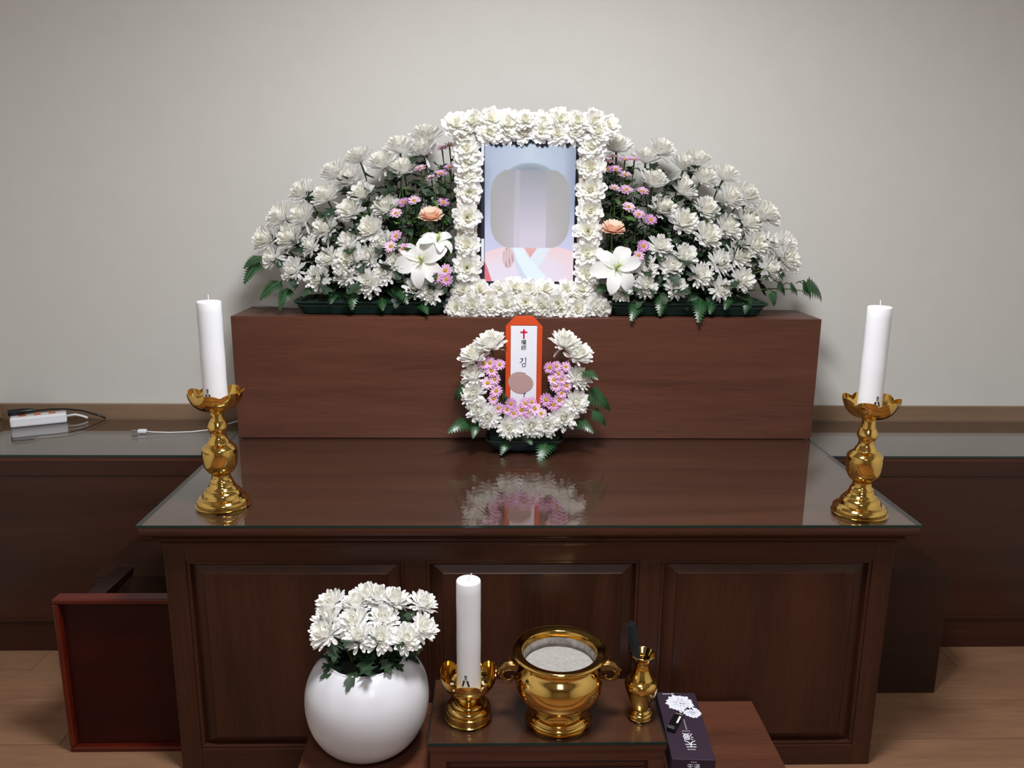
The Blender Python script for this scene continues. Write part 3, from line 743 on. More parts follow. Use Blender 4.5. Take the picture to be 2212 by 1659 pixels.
for s in (-1, 1):
    hd = part('handle', MB().tube([(s*x, 0, z) for x, z in ((0.088,0.122),(0.101,0.125),(0.112,0.124),(0.121,0.117),(0.1235,0.105),(0.119,0.094),(0.109,0.089),(0.100,0.093),(0.098,0.099),(0.102,0.101))], [0.012,0.0125,0.0125,0.0095,0.0072,0.006,0.0052,0.0048,0.0046,0.003], 12), M_BRASSD, ib, smooth=0.8)
    hd['label'] = 'curled dragon handle'
    cr_ = MB()
    for k in range(7):
        t_ = k/6; x = 0.104 + 0.021*t_; z = 0.131 - 0.014*t_*t_
        cr_.add([(s*(x-0.0022),-0.002,z-0.004),(s*(x+0.0022),-0.002,z-0.006),(s*(x+0.0022),0.002,z-0.006),(s*(x-0.0022),0.002,z-0.004),(s*(x+0.003),0,z+0.0055-0.001*k)], [(0,1,4),(1,2,4),(2,3,4),(3,0,4),(3,2,1,0)])
    part('mane', cr_, M_BRASSD, hd)
    ht = MB().tube([(s*0.121,0,0.113),(s*0.129,0,0.114),(s*0.133,0,0.111)], [0.0055,0.0042,0.002], 8)
    part('snout', ht, M_BRASSD, hd, smooth=0.8)
    part('horn', MB().tube([(s*0.104,0,0.130),(s*0.1045,0,0.139),(s*0.108,0,0.147)], [0.003,0.0022,0.0006], 6), M_BRASSD, hd)

iv = thing('incense_vase', 'small brass vase holding dark incense sticks on the incense table', 'vase', (0.3215, 1.562, IZ))
part('body', MB().lathe(subdiv([(0.0005,0),(0.0245,0),(0.0258,0.0025),(0.0258,0.007),(0.0240,0.0105),(0.0225,0.0115),(0.0228,0.0145),(0.0205,0.0175),(0.0195,0.0200),(0.0215,0.026),(0.0285,0.044),(0.0345,0.066),(0.0355,0.077),(0.0330,0.0845),(0.0285,0.0885),(0.0262,0.0895),(0.0262,0.0915),(0.0240,0.0935),(0.0175,0.1080),(0.0150,0.1210),(0.0165,0.1330),(0.0225,0.1430),(0.0270,0.1475),(0.0272,0.1488)],3), 64, cap=False), M_BRASS, iv, smooth=0.6)
part('lip', MB().lathe(subdiv([(0.0272,0.1488),(0.0265,0.1496),(0.0255,0.1485),(0.0215,0.1430),(0.0150,0.1330),(0.0135,0.1210),(0.0150,0.105),(0.0005,0.10)],3), 64, cap=False), M_BRASS, iv, smooth=0.6)
ibd = thing('incense_bundle', 'dark bundle of incense sticks leaning in the small brass vase', 'incense', (0.3215, 1.562, IZ))
random.seed(21); sm = MB()
for k in range(44):
    a = random.uniform(0, 2*PI); q = random.uniform(0, 0.0108)
    bx, by = -0.006 + 0.7*q*math.cos(a), 0.4*q*math.sin(a)
    tx, ty = -0.0265 + 1.0*q*math.cos(a), 0.010 + q*math.sin(a)
    sm.tube([(bx, by, 0.104), (tx, ty, 0.212 + random.uniform(-0.008, 0.005))], 0.0017, 5)
st = part('sticks', sm, M_STICK, ibd); st['kind'] = 'stuff'

# incense box, lighter
pb = thing('incense_box', 'long dark purple incense box printed with white flowers on the platform', 'box', (0.4205, 1.564, 0.184))
pb.rotation_euler = (0, 0, -0.055)
HX, HY, HZ = 0.0445, 0.1165, 0.051
part('carton', MB().box(-HX, HX, -HY, HY, 0.0, HZ), M_PURPLE, pb, bevel=0.0008)
def print_flower(cx, cy, R, seed):
    random.seed(seed); fl = MB(); ln = MB()
    for layer, (n_, rr, zz) in enumerate(((22, 1.0, 0.0002), (15, 0.62, 0.0003))):
        for k in range(n_):
            a = 2*PI*(k+0.5*layer)/n_ + random.uniform(-0.08, 0.08); L = R*rr*random.uniform(0.86, 1.05); wd = L*(0.30 if layer == 0 else 0.26)*0.55
            c, s_ = math.cos(a), math.sin(a)
            pts = [(0.1*L, -0.2*wd), (0.55*L, -wd), (0.85*L, -0.9*wd), (L, -0.2*wd), (0.96*L, 0.35*wd), (0.8*L, wd), (0.5*L, wd), (0.1*L, 0.2*wd)]
            fl.add([(cx + x*c - y*s_, cy + x*s_ + y*c, HZ + zz + 0.00003*(k % 2)) for x, y in pts], [tuple(range(8))])
            if k % 2 == 0 or layer:
                x0_, x1_ = 0.3*L, 0.75*L; e = 0.00035
                ln.add([(cx + x*c - y*s_, cy + x*s_ + y*c, HZ + zz + 0.00012) for x, y in ((x0_,-e),(x1_,-e),(x1_,e),(x0_,e))], [(0,1,2,3)])
    for k in range(16):
        a = random.uniform(0, 2*PI); r = random.uniform(0, 0.28*R); e = 0.0007
        x, y = cx + r*math.cos(a), cy + r*math.sin(a)
        ln.add([(x-e,y-e*.5,HZ+0.0005),(x+e,y-e*.5,HZ+0.0005),(x+e,y+e*.5,HZ+0.0005),(x-e,y+e*.5,HZ+0.0005)], [(0,1,2,3)])
    f_ = part('printed_flower', fl, M_WHITEINK, pb, fixn=False); part('petal_lines', ln, M_GREYINK, f_, fixn=False)
print_flower(0.004, 0.0745, 0.0335, 4); print_flower(0.0245, 0.042, 0.0205, 6)
text_mesh('\u5929', 0.026, pb, M_WHITEINK, (0.002, -0.066, HZ+0.0004), (0, 0, PI))
text_mesh('\u6f2b', 0.024, pb, M_WHITEINK, (0.0005, -0.0415, HZ+0.0004), (0, 0, PI))
sm = MB()
for k in range(3): sm.box(-0.0075+0.006*k, -0.0025+0.006*k, -0.0865, -0.083, HZ, HZ+0.0003)
for k in range(4): sm.box(-0.009+0.0045*k, -0.0055+0.0045*k, -0.0262, -0.0232, HZ, HZ+0.0003)
for k in range(6): sm.box(0.0045-0.0021*k*0-0.004, 0.0075-0.004, -0.0195+0.0062*k, -0.0155+0.0062*k, HZ, HZ+0.0003)
part('small_print', sm, M_GREYINK, pb)
sm = MB()
for k in range(6): sm.box(-0.031+0.003*k, -0.0288+0.003*k, 0.1085, 0.1105, HZ, HZ+0.0003)
sm.poly([(-0.010,0.1075,HZ),(-0.0035,0.1125,HZ),(-0.0125,0.1115,HZ)], (0,0,0.0003))
part('small_print', sm, M_WHITEINK, pb)
text_mesh('\u5929\u6f2b', 0.0135, pb, M_WHITEINK, (0.0, -HY-0.0003, 0.0335), (PI/2, 0, 0))
sm = MB()
for k in range(3): sm.box(-0.006+0.0042*k, -0.0025+0.0042*k, -HY-0.0003, -HY, 0.0435, 0.0465)
part('small_print', sm, M_GREYINK, pb)
lt = thing('lighter', 'black pocket lighter lying on the purple incense box', 'lighter', (0.4015, 1.5655, 0.2352))
lt.rotation_euler = (0, 0, -0.50)
part('body', MB().box(-0.0095, 0.0095, -0.036, 0.022, 0.0, 0.011), M_BLACKPL, lt, bevel=0.003)
part('metal_head', MB().box(-0.0085, 0.0085, 0.0222, 0.034, 0.0012, 0.0098), M_STEEL, lt, bevel=0.002)
part('spark_wheel', MB().tube([(0.001,0.030,0.0095),(0.006,0.030,0.0095)], 0.004, 12), M_STEEL, lt)
part('label_strip', MB().box(0.0045, 0.0085, -0.012, 0.014, 0.011, 0.0113), M_PAPER, lt)
part('base_line', MB().box(-0.008, 0.006, -0.0335, -0.0325, 0.0110, 0.0113).box(-0.008, 0.006, -0.0285, -0.0275, 0.011, 0.0113), M_GREYINK, lt)

# ================================================================ power strip and cables on the left ledge
LZ = 0.6252
ps = thing('power_strip', 'white power strip with orange sockets on the left ledge', 'power strip', (-1.465, 2.588, LZ)); ps.rotation_euler = (0, 0, 0.46)
part('housing', MB().box(-0.085, 0.075, -0.024, 0.024, 0, 0.032), M_WHITEPL, ps, bevel=0.006)
for x in (-0.05, -0.008, 0.034):
    s = part('socket', MB().lathe([(0.0005,0.0322),(0.010,0.0322),(0.0115,0.0328),(0.0115,0.0318)], 24, x, 0, 0, cap=False), M_ORANGEPL, ps)
    part('pin_hole', MB().lathe([(0.002,0),(0.002,0.0006)], 8, x-0.006, 0, 0.0323).lathe([(0.002,0),(0.002,0.0006)], 8, x+0.006, 0, 0.0323), M_BLACKPL, s)
part('cord', MB().tube([(0.074,0.004,0.016),(0.10,0.004,0.018),(0.122,-0.006,0.012),(0.135,-0.012,0.006)], 0.0038, 8), M_WHITEPL, ps, smooth='all')
pc = thing('black_plug_cable', 'black plug and cable lying over the white power strip', 'cable', (-1.465, 2.588, LZ))
part('plug', MB().tube([(-0.085,-0.028,0.0335+0.009),(-0.055,-0.014,0.0435),(-0.03,-0.004,0.044),(-0.012,0.006,0.042)], [0.0105,0.0105,0.009,0.0035], 10), M_BLACKPL, pc, smooth=0.8)
part('cable', MB().tube([(-0.014,0.005,0.042),(0.02,0.018,0.043),(0.06,0.032,0.041),(0.11,0.046,0.032),(0.155,0.055,0.015),(0.18,0.058,0.003)], 0.0030, 8), M_BLACKPL, pc, smooth='all')
uc = thing('usb_cable', 'thin white usb cable lying on the left ledge', 'cable', (-1.10, 2.475, LZ))
part('plug_tip', MB().box(-0.026, -0.006, -0.006, 0.006, 0.006, 0.0105), M_STEEL, uc, bevel=0.0005)
part('plug_body', MB().box(-0.006, 0.020, -0.008, 0.008, 0.003, 0.0135), M_WHITEPL, uc, bevel=0.003)
part('cord', MB().tube([(0.018,0,0.008),(0.04,0,0.005),(0.09,0.003,0.0025),(0.15,0.012,0.0025),(0.20,0.02,0.006),(0.24,0.028,0.016),(0.29,0.04,0.03),(0.318,0.05,0.05)], 0.0018, 6), M_WHITEPL, uc, smooth='all')
bc = part('grey_cable', MB().tube([(-0.775,2.60,0.632),(-0.770,2.60,0.8),(-0.767,2.596,0.98),(-0.755,2.575,1.0145),(-0.72,2.56,1.0165),(-0.66,2.555,1.013),(-0.60,2.55,1.0125),(-0.40,2.56,1.0125)], 0.0022, 6), M_CABLE, None, smooth='all')
tag(bc, 'thin grey cable curving over the left back corner of the brown box', 'cable')

# ================================================================ portrait display
SX0, SX1, SZ0, SZ1, SY = -0.0255, 0.2395, 1.109, 1.519, 2.455
pd = thing('portrait_display', 'black framed memorial portrait screen of a person in a pink robe', 'picture frame', (0.107, 2.475, BZ))
def pr(x0, x1, y0, y1, z0, z1): return (x0-0.107, x1-0.107, y0-2.475, y1-2.475, z0-BZ, z1-BZ)
bzl = MB()
for a in ((-0.060, SX0-0.010, 1.085, 1.552), (SX1, 0.262, 1.085, 1.552), (SX0-0.010, SX1, 1.519, 1.552), (SX0-0.010, SX1, 1.085, SZ0)): bzl.box(*pr(a[0], a[1], SY-0.002, SY+0.03, a[2], a[3]))
part('bezel', bzl, M_BEZEL, pd, bevel=0.0006)
part('housing', MB().box(*pr(-0.058, 0.260, SY+0.006, SY+0.045, 1.087, 1.55)), M_BLACKPL, pd, bevel=0.002)
part('stand', MB().box(*pr(0.03, 0.18, SY+0.01, SY+0.05, BZ, 1.087)).box(*pr(-0.02, 0.23, 2.43, 2.56, BZ, BZ+0.008)), M_BLACKPL, pd, bevel=0.001)
def mixc(a, b, t): t = min(1, max(0, t)); return tuple(x*(1-t) + y*t for x, y in zip(a, b))
def inpoly(x, y, P):
    c = False; j = len(P)-1
    for i in range(len(P)):
        if (P[i][1] > y) != (P[j][1] > y) and x < (P[j][0]-P[i][0])*(y-P[i][1])/(P[j][1]-P[i][1]) + P[i][0]: c = not c
        j = i
    return c
def picture(x, y):
    """x 345..1030, y 300..1335: layout of the displayed portrait and the painted reflections at its left edge"""
    if x < 372:      # black side strip with two pale reflections of something white painted in
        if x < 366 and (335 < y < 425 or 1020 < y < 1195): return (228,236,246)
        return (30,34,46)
    c = mixc((196,210,226), (176,186,210), abs(x-700)/330); c = mixc(c, (206,206,236), (y-600)/500)
    if x > 940: c = mixc(c, (146,156,178), (x-940)/100*min(1, max(0, (1000-y)/250)))
    if x < 430: c = mixc(c, (160,172,196), (430-x)/60*min(1, max(0, (950-y)/250))*min(1, max(0, (y-400)/120)))
    sh = 1045 + 70*abs((x-715)/330)**1.5
    if y > sh:
        c = mixc((242,212,218), (234,224,240), (y-sh)/150); c = mixc(c, (246,208,212), 0.4*max(0, (x-880)/150))
        if inpoly(x, y, [(372,1190),(392,1240),(425,1336),(372,1336)]): c = (226,120,136)
        if inpoly(x, y, [(655,1070),(765,1070),(715,1165)]): c = mixc((232,184,180), (220,170,166), (y-1080)/80)
        if inpoly(x, y, [(770,1070),(862,1070),(800,1190),(748,1240),(700,1170)]): c = (228,236,248)
        if inpoly(x, y, [(560,1075),(648,1075),(700,1165),(832,1300),(800,1336),(690,1336),(600,1180)]): c = (232,246,252)
        if inpoly(x, y, [(540,1075),(575,1075),(615,1190),(700,1336),(650,1336),(580,1180)]): c = (216,220,240)
        e = ((x-545)/42)**2 + ((y-1160)/78)**2
        if e < 1: c = mixc((236,210,216), (150,112,116), 0.75*(math.sin(x*0.55)*math.sin(y*0.47+x*0.2) > 0.15))
    hair = ((x-700)/190)**2 + ((y-575)/112)**2
    if hair < 1 and y < 600: c = mixc(mixc((142,152,166), (176,188,202), max(0, hair-0.35)*1.3), c, max(0, (hair-0.85)/0.15))
    bx, by = (x-703)/293, (y-800)/300
    if y < 1083 and y > 520 and abs(bx)**3.2 + abs(by)**3.6 < 1:
        c = mixc((158,160,170), (214,206,222), (y-520)/480)
        side = max(0, (abs(x-703)-118)/175) if abs(x-703) > 118 else 0
        c = mixc(c, (172,170,168), 0.45 + 0.5*side if side else 0.0)
        if 590 < x < 630: c = mixc(c, (196,192,204), 0.4)
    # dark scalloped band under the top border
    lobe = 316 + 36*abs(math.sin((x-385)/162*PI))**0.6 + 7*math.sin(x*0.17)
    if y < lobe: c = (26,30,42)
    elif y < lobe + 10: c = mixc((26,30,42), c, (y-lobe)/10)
    return c
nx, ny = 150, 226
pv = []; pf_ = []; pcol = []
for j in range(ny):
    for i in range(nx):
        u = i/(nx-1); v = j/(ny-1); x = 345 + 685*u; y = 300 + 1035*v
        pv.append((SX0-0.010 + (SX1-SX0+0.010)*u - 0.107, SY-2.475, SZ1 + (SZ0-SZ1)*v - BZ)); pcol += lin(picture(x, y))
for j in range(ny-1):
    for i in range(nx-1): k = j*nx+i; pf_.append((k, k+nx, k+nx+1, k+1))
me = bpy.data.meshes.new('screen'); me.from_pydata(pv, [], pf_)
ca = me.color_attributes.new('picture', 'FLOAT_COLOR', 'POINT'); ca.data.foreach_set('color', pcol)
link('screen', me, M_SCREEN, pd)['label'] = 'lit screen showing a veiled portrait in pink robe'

ff = thing('foam_border', 'pale foam border frame carrying white flowers around the portrait', 'flower frame', (0.107, 2.44, BZ))
def fb(x0, x1, y0, y1, z0, z1): return MB().box(x0-0.107, x1-0.107, y0-2.44, y1-2.44, z0-BZ, z1-BZ)
part('side_bar', fb(-0.108, -0.048, 2.436, 2.452, 1.085, 1.53), M_FOAM, ff, bevel=0.003)
part('side_bar', fb(0.248, 0.310, 2.436, 2.452, 1.085, 1.53), M_FOAM, ff, bevel=0.003)
part('top_bar', fb(-0.112, 0.325, 2.436, 2.452, 1.5305, 1.575), M_FOAM, ff, bevel=0.003)
part('bottom_bar', fb(-0.112, 0.325, 2.412, 2.4285, BZ, 1.084), M_FOAM, ff, bevel=0.003)

# ================================================================ memorial tablet
tb = thing('memorial_tablet', 'orange memorial name tablet with white paper strip standing amid flowers', 'tablet', (0.087, 2.262, 0.70))
tb.rotation_euler = (-0.02, 0, 0)
part('card', MB().poly([(-0.050,0,0.0),(0.050,0,0.0),(0.0525,0,0.300),(0.026,0,0.330),(-0.024,0,0.330),(-0.0515,0,0.300)], (0,0.012,0)), M_ORANGE, tb, bevel=0.001)
part('side_fold', MB().box(-0.051,-0.037,-0.0022,0.0,0.0,0.2985).box(0.0375,0.052,-0.0022,0.0,0.0,0.2985), M_ORANGE, tb, bevel=0.001)
part('top_fold', MB().poly([(-0.0365,-0.003,0.3045),(0.0375,-0.003,0.3045),(0.026,-0.0005,0.3295),(-0.024,-0.0005,0.3295)], (0,0.003,0)), M_ORANGE, tb, bevel=0.0006)
pp = part('paper_strip', MB().box(-0.0365,0.037,-0.0016,-0.0003,0.02,0.3035), M_PAPER, tb)
part('red_cross', MB().box(-0.0024,0.0024,-0.0022,-0.0016,0.2665,0.2935).box(-0.0098,0.0098,-0.0022,-0.0016,0.2825,0.2872), M_REDINK, pp)
text_mesh('\u6b0a', 0.0155, pp, M_INK, (0.0,-0.0019,0.2555), (PI/2,0,0), depth=0.00015, bold=0.00008)
text_mesh('\u5e2b', 0.0155, pp, M_INK, (0.0,-0.0019,0.2395), (PI/2,0,0), depth=0.00015, bold=0.00008)
def strokes(L, cx, cz, k, y=-0.0019):
    b_ = MB()
    for pts, ws in L:
        for i in range(len(pts)-1):
            (x0,z0),(x1,z1) = pts[i], pts[i+1]; d = Vector((x1-x0, z1-z0)); d.normalize(); nx_, nz_ = -d.y, d.x; w0, w1 = ws[i], ws[i+1]
            b_.poly([(cx+k*(x0+nx_*w0), y, cz+k*(z0+nz_*w0)), (cx+k*(x1+nx_*w1), y, cz+k*(z1+nz_*w1)), (cx+k*(x1-nx_*w1), y, cz+k*(z1-nz_*w1)), (cx+k*(x0-nx_*w0), y, cz+k*(z0-nz_*w0))], (0,0.0003,0))
    return b_
KIM = [([(-.55,.62),(-.05,.72),(.02,.60),(-.15,.25),(-.42,-.02),(-.62,-.16)], [.05,.08,.09,.08,.06,.03]), ([(.5,.92),(.56,.55),(.53,-.12)], [.10,.075,.06]),
       ([(-.10,-.30),(-.06,-.62),(-.04,-.92)], [.07,.06,.05]), ([(-.10,-.30),(.28,-.24),(.52,-.26)], [.06,.06,.07]), ([(.50,-.26),(.46,-.62),(.42,-.90)], [.07,.06,.06]), ([(-.04,-.90),(.2,-.86),(.44,-.86)], [.05,.05,.06])]
part('lettering', strokes(KIM, -0.002, 0.199, 0.0150), M_INK, pp)
part('lettering', strokes([([(-.1,.1),(.12,-.05),(.35,.0)], [.06,.08,.05])], 0.002, 0.1675, 0.012), M_INK, pp)
part('lettering', strokes([([(.2,.8),(.22,.0),(.08,-.75)], [.09,.10,.05]), ([(.2,.25),(.62,.42)], [.09,.06])], 0.000, 0.1045, 0.0135), M_INK, pp)
bl = []
for k in range(28):
    a = 2*PI*k/28; r = 1 + 0.06*math.cos(2*a+1)
    bl.append((-0.0085 + 0.0350*r*math.cos(a)*(1.02 if math.cos(a) > 0 else 0.96), -0.0028, 0.140 + 0.0325*r*math.sin(a)*(1 if math.cos(a) < 0.3 else 0.9)))
part('masking_patch', MB().poly(bl, (0,0.0003,0)), M_SMUDGE, pp)['label'] = 'brownish pink oval patch covering part of the name'
# ================================================================ flowers
SPOON = [(0.0,0.30),(0.22,0.52),(0.48,0.80),(0.74,1.0),(0.92,0.78),(1.0,0.22)]
ROUND = [(0.0,0.35),(0.25,0.75),(0.5,0.98),(0.75,1.0),(0.93,0.72),(1.0,0.30)]
def petal(mb, az, elev, curl, L, W, br, bz, prof, cup=0.35, tint=(0,0), twist=0.0, side=0.0):
    ca, sa = math.cos(az), math.sin(az); r = br; z = bz; last = 0.0; vs = []; ts = []; fs = []
    for s, wf in prof:
        ang = elev + curl*((s+last)/2); ds = (s-last)*L; r += ds*math.cos(ang); z += ds*math.sin(ang); last = s
        w_ = W*wf*0.5; nx_, nz_ = -math.sin(elev+curl*s), math.cos(elev+curl*s)
        for q in (-1, 0, 1):
            rr = r; zz = z
            if q: rr += nx_*cup*w_; zz += nz_*cup*w_
            o = q*w_ + side*s*s*L; zz += q*twist*w_*s
            vs.append((rr*ca - o*sa, rr*sa + o*ca, zz)); ts.append(tint[0]*(1-s) + tint[1]*s)
    for i in range(len(prof)-1):
        for q in (0, 1): k = i*3+q; fs.append((k, k+1, k+4, k+3))
    mb.add(vs, fs, [max(t, 0.001) for t in ts])
def mum_mesh(seed, opened):
    random.seed(seed); mb = MB()
    sp = [(16, 2, 26, 1.04, .25), (17, 18, 30, 1.0, .25), (16, 33, 34, .94, .25), (15, 47, 38, .86, .25), (12, 60, 42, .75, .24), (9, 72, 46, .62, .22), (6, 82, 40, .5, .2)]
    if not opened: sp = [(13, 18, 12, 1.06, .30), (14, 28, 12, 1.06, .30), (13, 39, 10, 1.04, .30), (12, 50, 8, 1.0, .29), (10, 61, 6, .97, .28), (8, 72, 4, .93, .26), (5, 82, 0, .88, .24)]
    for li, (n, el, cu, L, W) in enumerate(sp):
        for k in range(n):
            az = 2*PI*(k + 0.5*(li % 2))/n + random.uniform(-.16, .16)
            petal(mb, az, math.radians(el+random.uniform(-7,7)), math.radians(cu+random.uniform(-12,14)), L*random.uniform(.88,1.06), W*random.uniform(.85,1.15), .10, -.32+.02*li, SPOON, .45, (min(1,.15+.14*li), .04+.11*li), random.uniform(-.5,.5), random.uniform(-.08,.08))
    for k in range(random.choice((1,2,3))):
        petal(mb, random.uniform(0,2*PI), math.radians(random.uniform(-50,-20)), math.radians(random.uniform(-30,20)), random.uniform(.8,1.0), .18, .08, -.33, SPOON, .4, (.1,0))
    return mb.mesh('petals', smooth='all', fixn=False)
def border_mesh(seed):
    random.seed(seed); mb = MB()
    for li, (n, el, cu, L, W) in enumerate([(13, -4, 18, 1.0, .40), (13, 14, 18, .95, .38), (11, 32, 22, .80, .36), (9, 50, 26, .62, .32), (6, 68, 20, .44, .26)]):
        for k in range(n):
            az = 2*PI*(k + 0.5*(li % 2))/n + random.uniform(-.14, .14)
            petal(mb, az, math.radians(el+random.uniform(-11,11)), math.radians(cu+random.uniform(-20,20)), L*random.uniform(.86,1.06), W*random.uniform(.85,1.12), .06, -.16+.03*li, ROUND, .30, (.25+.17*li, .15*max(0,li-1)), random.uniform(-.5,.5), random.uniform(-.08,.08))
    return mb.mesh('petals', smooth='all', fixn=False)
def daisy_mesh(seed):
    random.seed(seed); mb = MB()
    for li, (n, el, cu, L, W) in enumerate([(15, 2, 10, 1.0, .30), (12, 14, 12, .88, .28)]):
        for k in range(n):
            az = 2*PI*(k + 0.5*li)/n + random.uniform(-.1,.1)
            petal(mb, az, math.radians(el+random.uniform(-8,8)), math.radians(cu+random.uniform(-10,10)), L*random.uniform(.9,1.05), W, .12, .02*li, ROUND, .25, (.5,0.05), random.uniform(-.3,.3))
    return mb.mesh('petals', smooth='all', fixn=False)
def gerbera_mesh(seed):
    random.seed(seed); mb = MB()
    for li, (n, el, cu, L, W) in enumerate([(24, 14, 10, 1.0, .25), (24, 27, 10, 1.0, .25), (20, 40, 8, .95, .24), (14, 54, 8, .85, .22)]):
        for k in range(n): petal(mb, 2*PI*(k+0.5*li)/n + random.uniform(-.05,.05), math.radians(el+random.uniform(-4,4)), math.radians(cu), L*random.uniform(.94,1.03), W, .10, -.25+.04*li, ROUND, .25, (.5,0.0))
    return mb.mesh('petals', smooth='all', fixn=False)
LOBED = [(0,.05),(.10,.10),(.18,.34),(.26,.52),(.31,.22),(.42,.40),(.52,.60),(.58,.24),(.68,.40),(.78,.46),(.83,.18),(.92,.18),(1.0,.0)]
def leaf_mesh(seed, bend):
    random.seed(seed); mb = MB(); vs = []; fs = []
    for i, (s, w_) in enumerate(LOBED):
        x = s; z = -bend*s*s + .06*math.sin(s*9+seed); a = w_*random.uniform(.85,1.15)*.62
        fwd = .07 if w_ > .3 else 0
        vs += [(x+fwd, -a, z + .10*a), (x, 0, z), (x+fwd, a, z + .10*a)]
    for i in range(len(LOBED)-1): fs += [(i*3, i*3+3, i*3+4, i*3+1), (i*3+1, i*3+4, i*3+5, i*3+2)]
    return mb.add(vs, fs).mesh('leaf', smooth='all', fixn=False)
def give(me, mat): me.materials.append(mat); return me
MUM_CUP = [give(mum_mesh(40+k, False), M_MUM) for k in range(4)]
MUM_OPEN = [give(mum_mesh(60+k, True), M_MUM) for k in range(5)]
BORDER = [give(border_mesh(80+k), M_BORD) for k in range(5)]
DAISY = [give(daisy_mesh(90+k), mt_) for k, mt_ in enumerate((M_PINK, M_PINK2, M_PINK, M_PINK3))]
DISC = give(MB().lathe([(0.33,0.0),(0.33,0.10),(0.26,0.20),(0.12,0.25),(0.005,0.24)], 16, cap=False).mesh('disc', smooth='all'), M_YEL)
GERB = give(gerbera_mesh(5), M_PEACH)
LEAVES = [give(leaf_mesh(k, b), M_LEAF) for k, b in enumerate((.25,.5,.1,.7))]
LEAVESB = [give(m_.copy(), None) if False else m_.copy() for m_ in LEAVES]
for m_ in LEAVESB: m_.materials.clear(); m_.materials.append(M_LEAFB)
def aim(d, spin=0.0):
    q = Vector(d).to_track_quat('Z', 'Y'); return (q @ Quaternion((0,0,1), spin)).to_euler()
def flower(name, label, cat, group, rec, meshes, root, stem_r=0.0022, leaves=4, leafsize=0.055, leafset=None, disc=False, zoff=0.34, rng=None):
    x, y, z, dx, dy, dz, r = rec; P = Vector((x,y,z)); d = Vector((dx,dy,dz))
    rng = rng or random
    t = thing(name, label, cat, P, group)
    pm = rng.choice(meshes); bs = 1.10 if pm in MUM_CUP else 0.93 if pm in MUM_OPEN else 1.0
    b = link('petals', pm, None, t); b.rotation_euler = aim(d, rng.uniform(0, 6.28)); b.scale = (r*bs, r*bs, r*bs)
    if disc:
        c = link('flower_center', DISC, None, t); c.rotation_euler = b.rotation_euler; c.scale = (r, r, r)
    if root is None: return t
    A = P - d*(r*zoff*0.8); R0 = Vector(root); pts = []
    span = (A-R0).length; c1 = R0 + Vector((0,0,1))*span*0.4; c2 = A - d*span*0.3
    for k in range(8):
        s = k/7; pts.append(((1-s)**3*R0 + 3*(1-s)**2*s*c1 + 3*(1-s)*s*s*c2 + s**3*A) - P)
    pts.append(P - d*(r*zoff*0.35) - P)
    part('stem', MB().tube(pts, [stem_r]*7 + [stem_r*1.8, stem_r*3.2], 6), M_STEM, t, smooth='all')
    for k in range(leaves):
        s = 0.93 - (k+0.6)/(leaves+0.8)*min(0.95, 0.24/max(span, 0.08)+0.25); i = min(6, int(s*7)); q = s*7-i
        p = pts[i]*(1-q) + pts[i+1]*q
        a = rng.uniform(0, 6.28) if k else -PI/2 + rng.uniform(-.9,.9)
        o = link('leaf', rng.choice(leafset or LEAVES), None, t); o.location = p; o.rotation_euler = (rng.uniform(-.5,.5), rng.uniform(-.9,.35), a); q = leafsize*rng.uniform(.75,1.2); o.scale = (q,q,q)
    return t
def rows_of(L, band):
    """rows by height, then rank from the left: [(row, rank)] for each record"""
    idx = sorted(range(len(L)), key=lambda i: -L[i][2]); res = [None]*len(L); row = 0; cur = []; z0 = None; allrows = []
    for i in idx:
        if z0 is None or z0 - L[i][2] > band: allrows.append([]); z0 = L[i][2]
        allrows[-1].append(i)
    for r_, ids in enumerate(allrows):
        for k, i in enumerate(sorted(ids, key=lambda i: L[i][0])): res[i] = (r_+1, k+1)
    return res
def fan_side(side, MUMS, PINKS, cx):
    rng = random.Random(100 if side == 'left' else 200)
    ranks = rows_of(MUMS, 0.05)
    for rec, (rw, rk) in zip(MUMS, ranks):
        t = (rec[2]-1.05)/0.45
        root = (cx + 0.55*(rec[0]-cx)*(0.9), 2.475 + rng.uniform(-.03,.03), 1.045)
        flower('white_chrysanthemum', 'white chrysanthemum in %s altar arrangement, %s from left, %s row from top' % (side, ORD[rk], ORD[rw]), 'flower', 'white chrysanthemums in %s altar arrangement' % side, rec,
               MUM_CUP if t > 0.42 else (MUM_OPEN + MUM_CUP[:1] if t > 0.25 else MUM_OPEN), root, leaves=9, leafsize=0.066, rng=rng)
    ranks = rows_of(PINKS, 0.03)
    for rec, (rw, rk) in zip(PINKS, ranks):
        root = (0.7*rec[0]+0.3*(cx+0.18*(1 if side == 'left' else -1)), 2.46, 1.045)
        flower('pink_daisy', 'pink daisy beside portrait in %s arrangement, %s from left, %s row from top' % (side, ORD[rk], ORD[rw]), 'flower', 'pink daisies in %s altar arrangement' % side, rec, DAISY, root, 0.0014, 9, 0.042, LEAVES + LEAVES + LEAVESB, True, 0.1, rng)
fan_side('left', MUMS_LEFT, PINKS_LEFT, -0.37)
fan_side('right', MUMS_RIGHT, PINKS_RIGHT, 0.56)
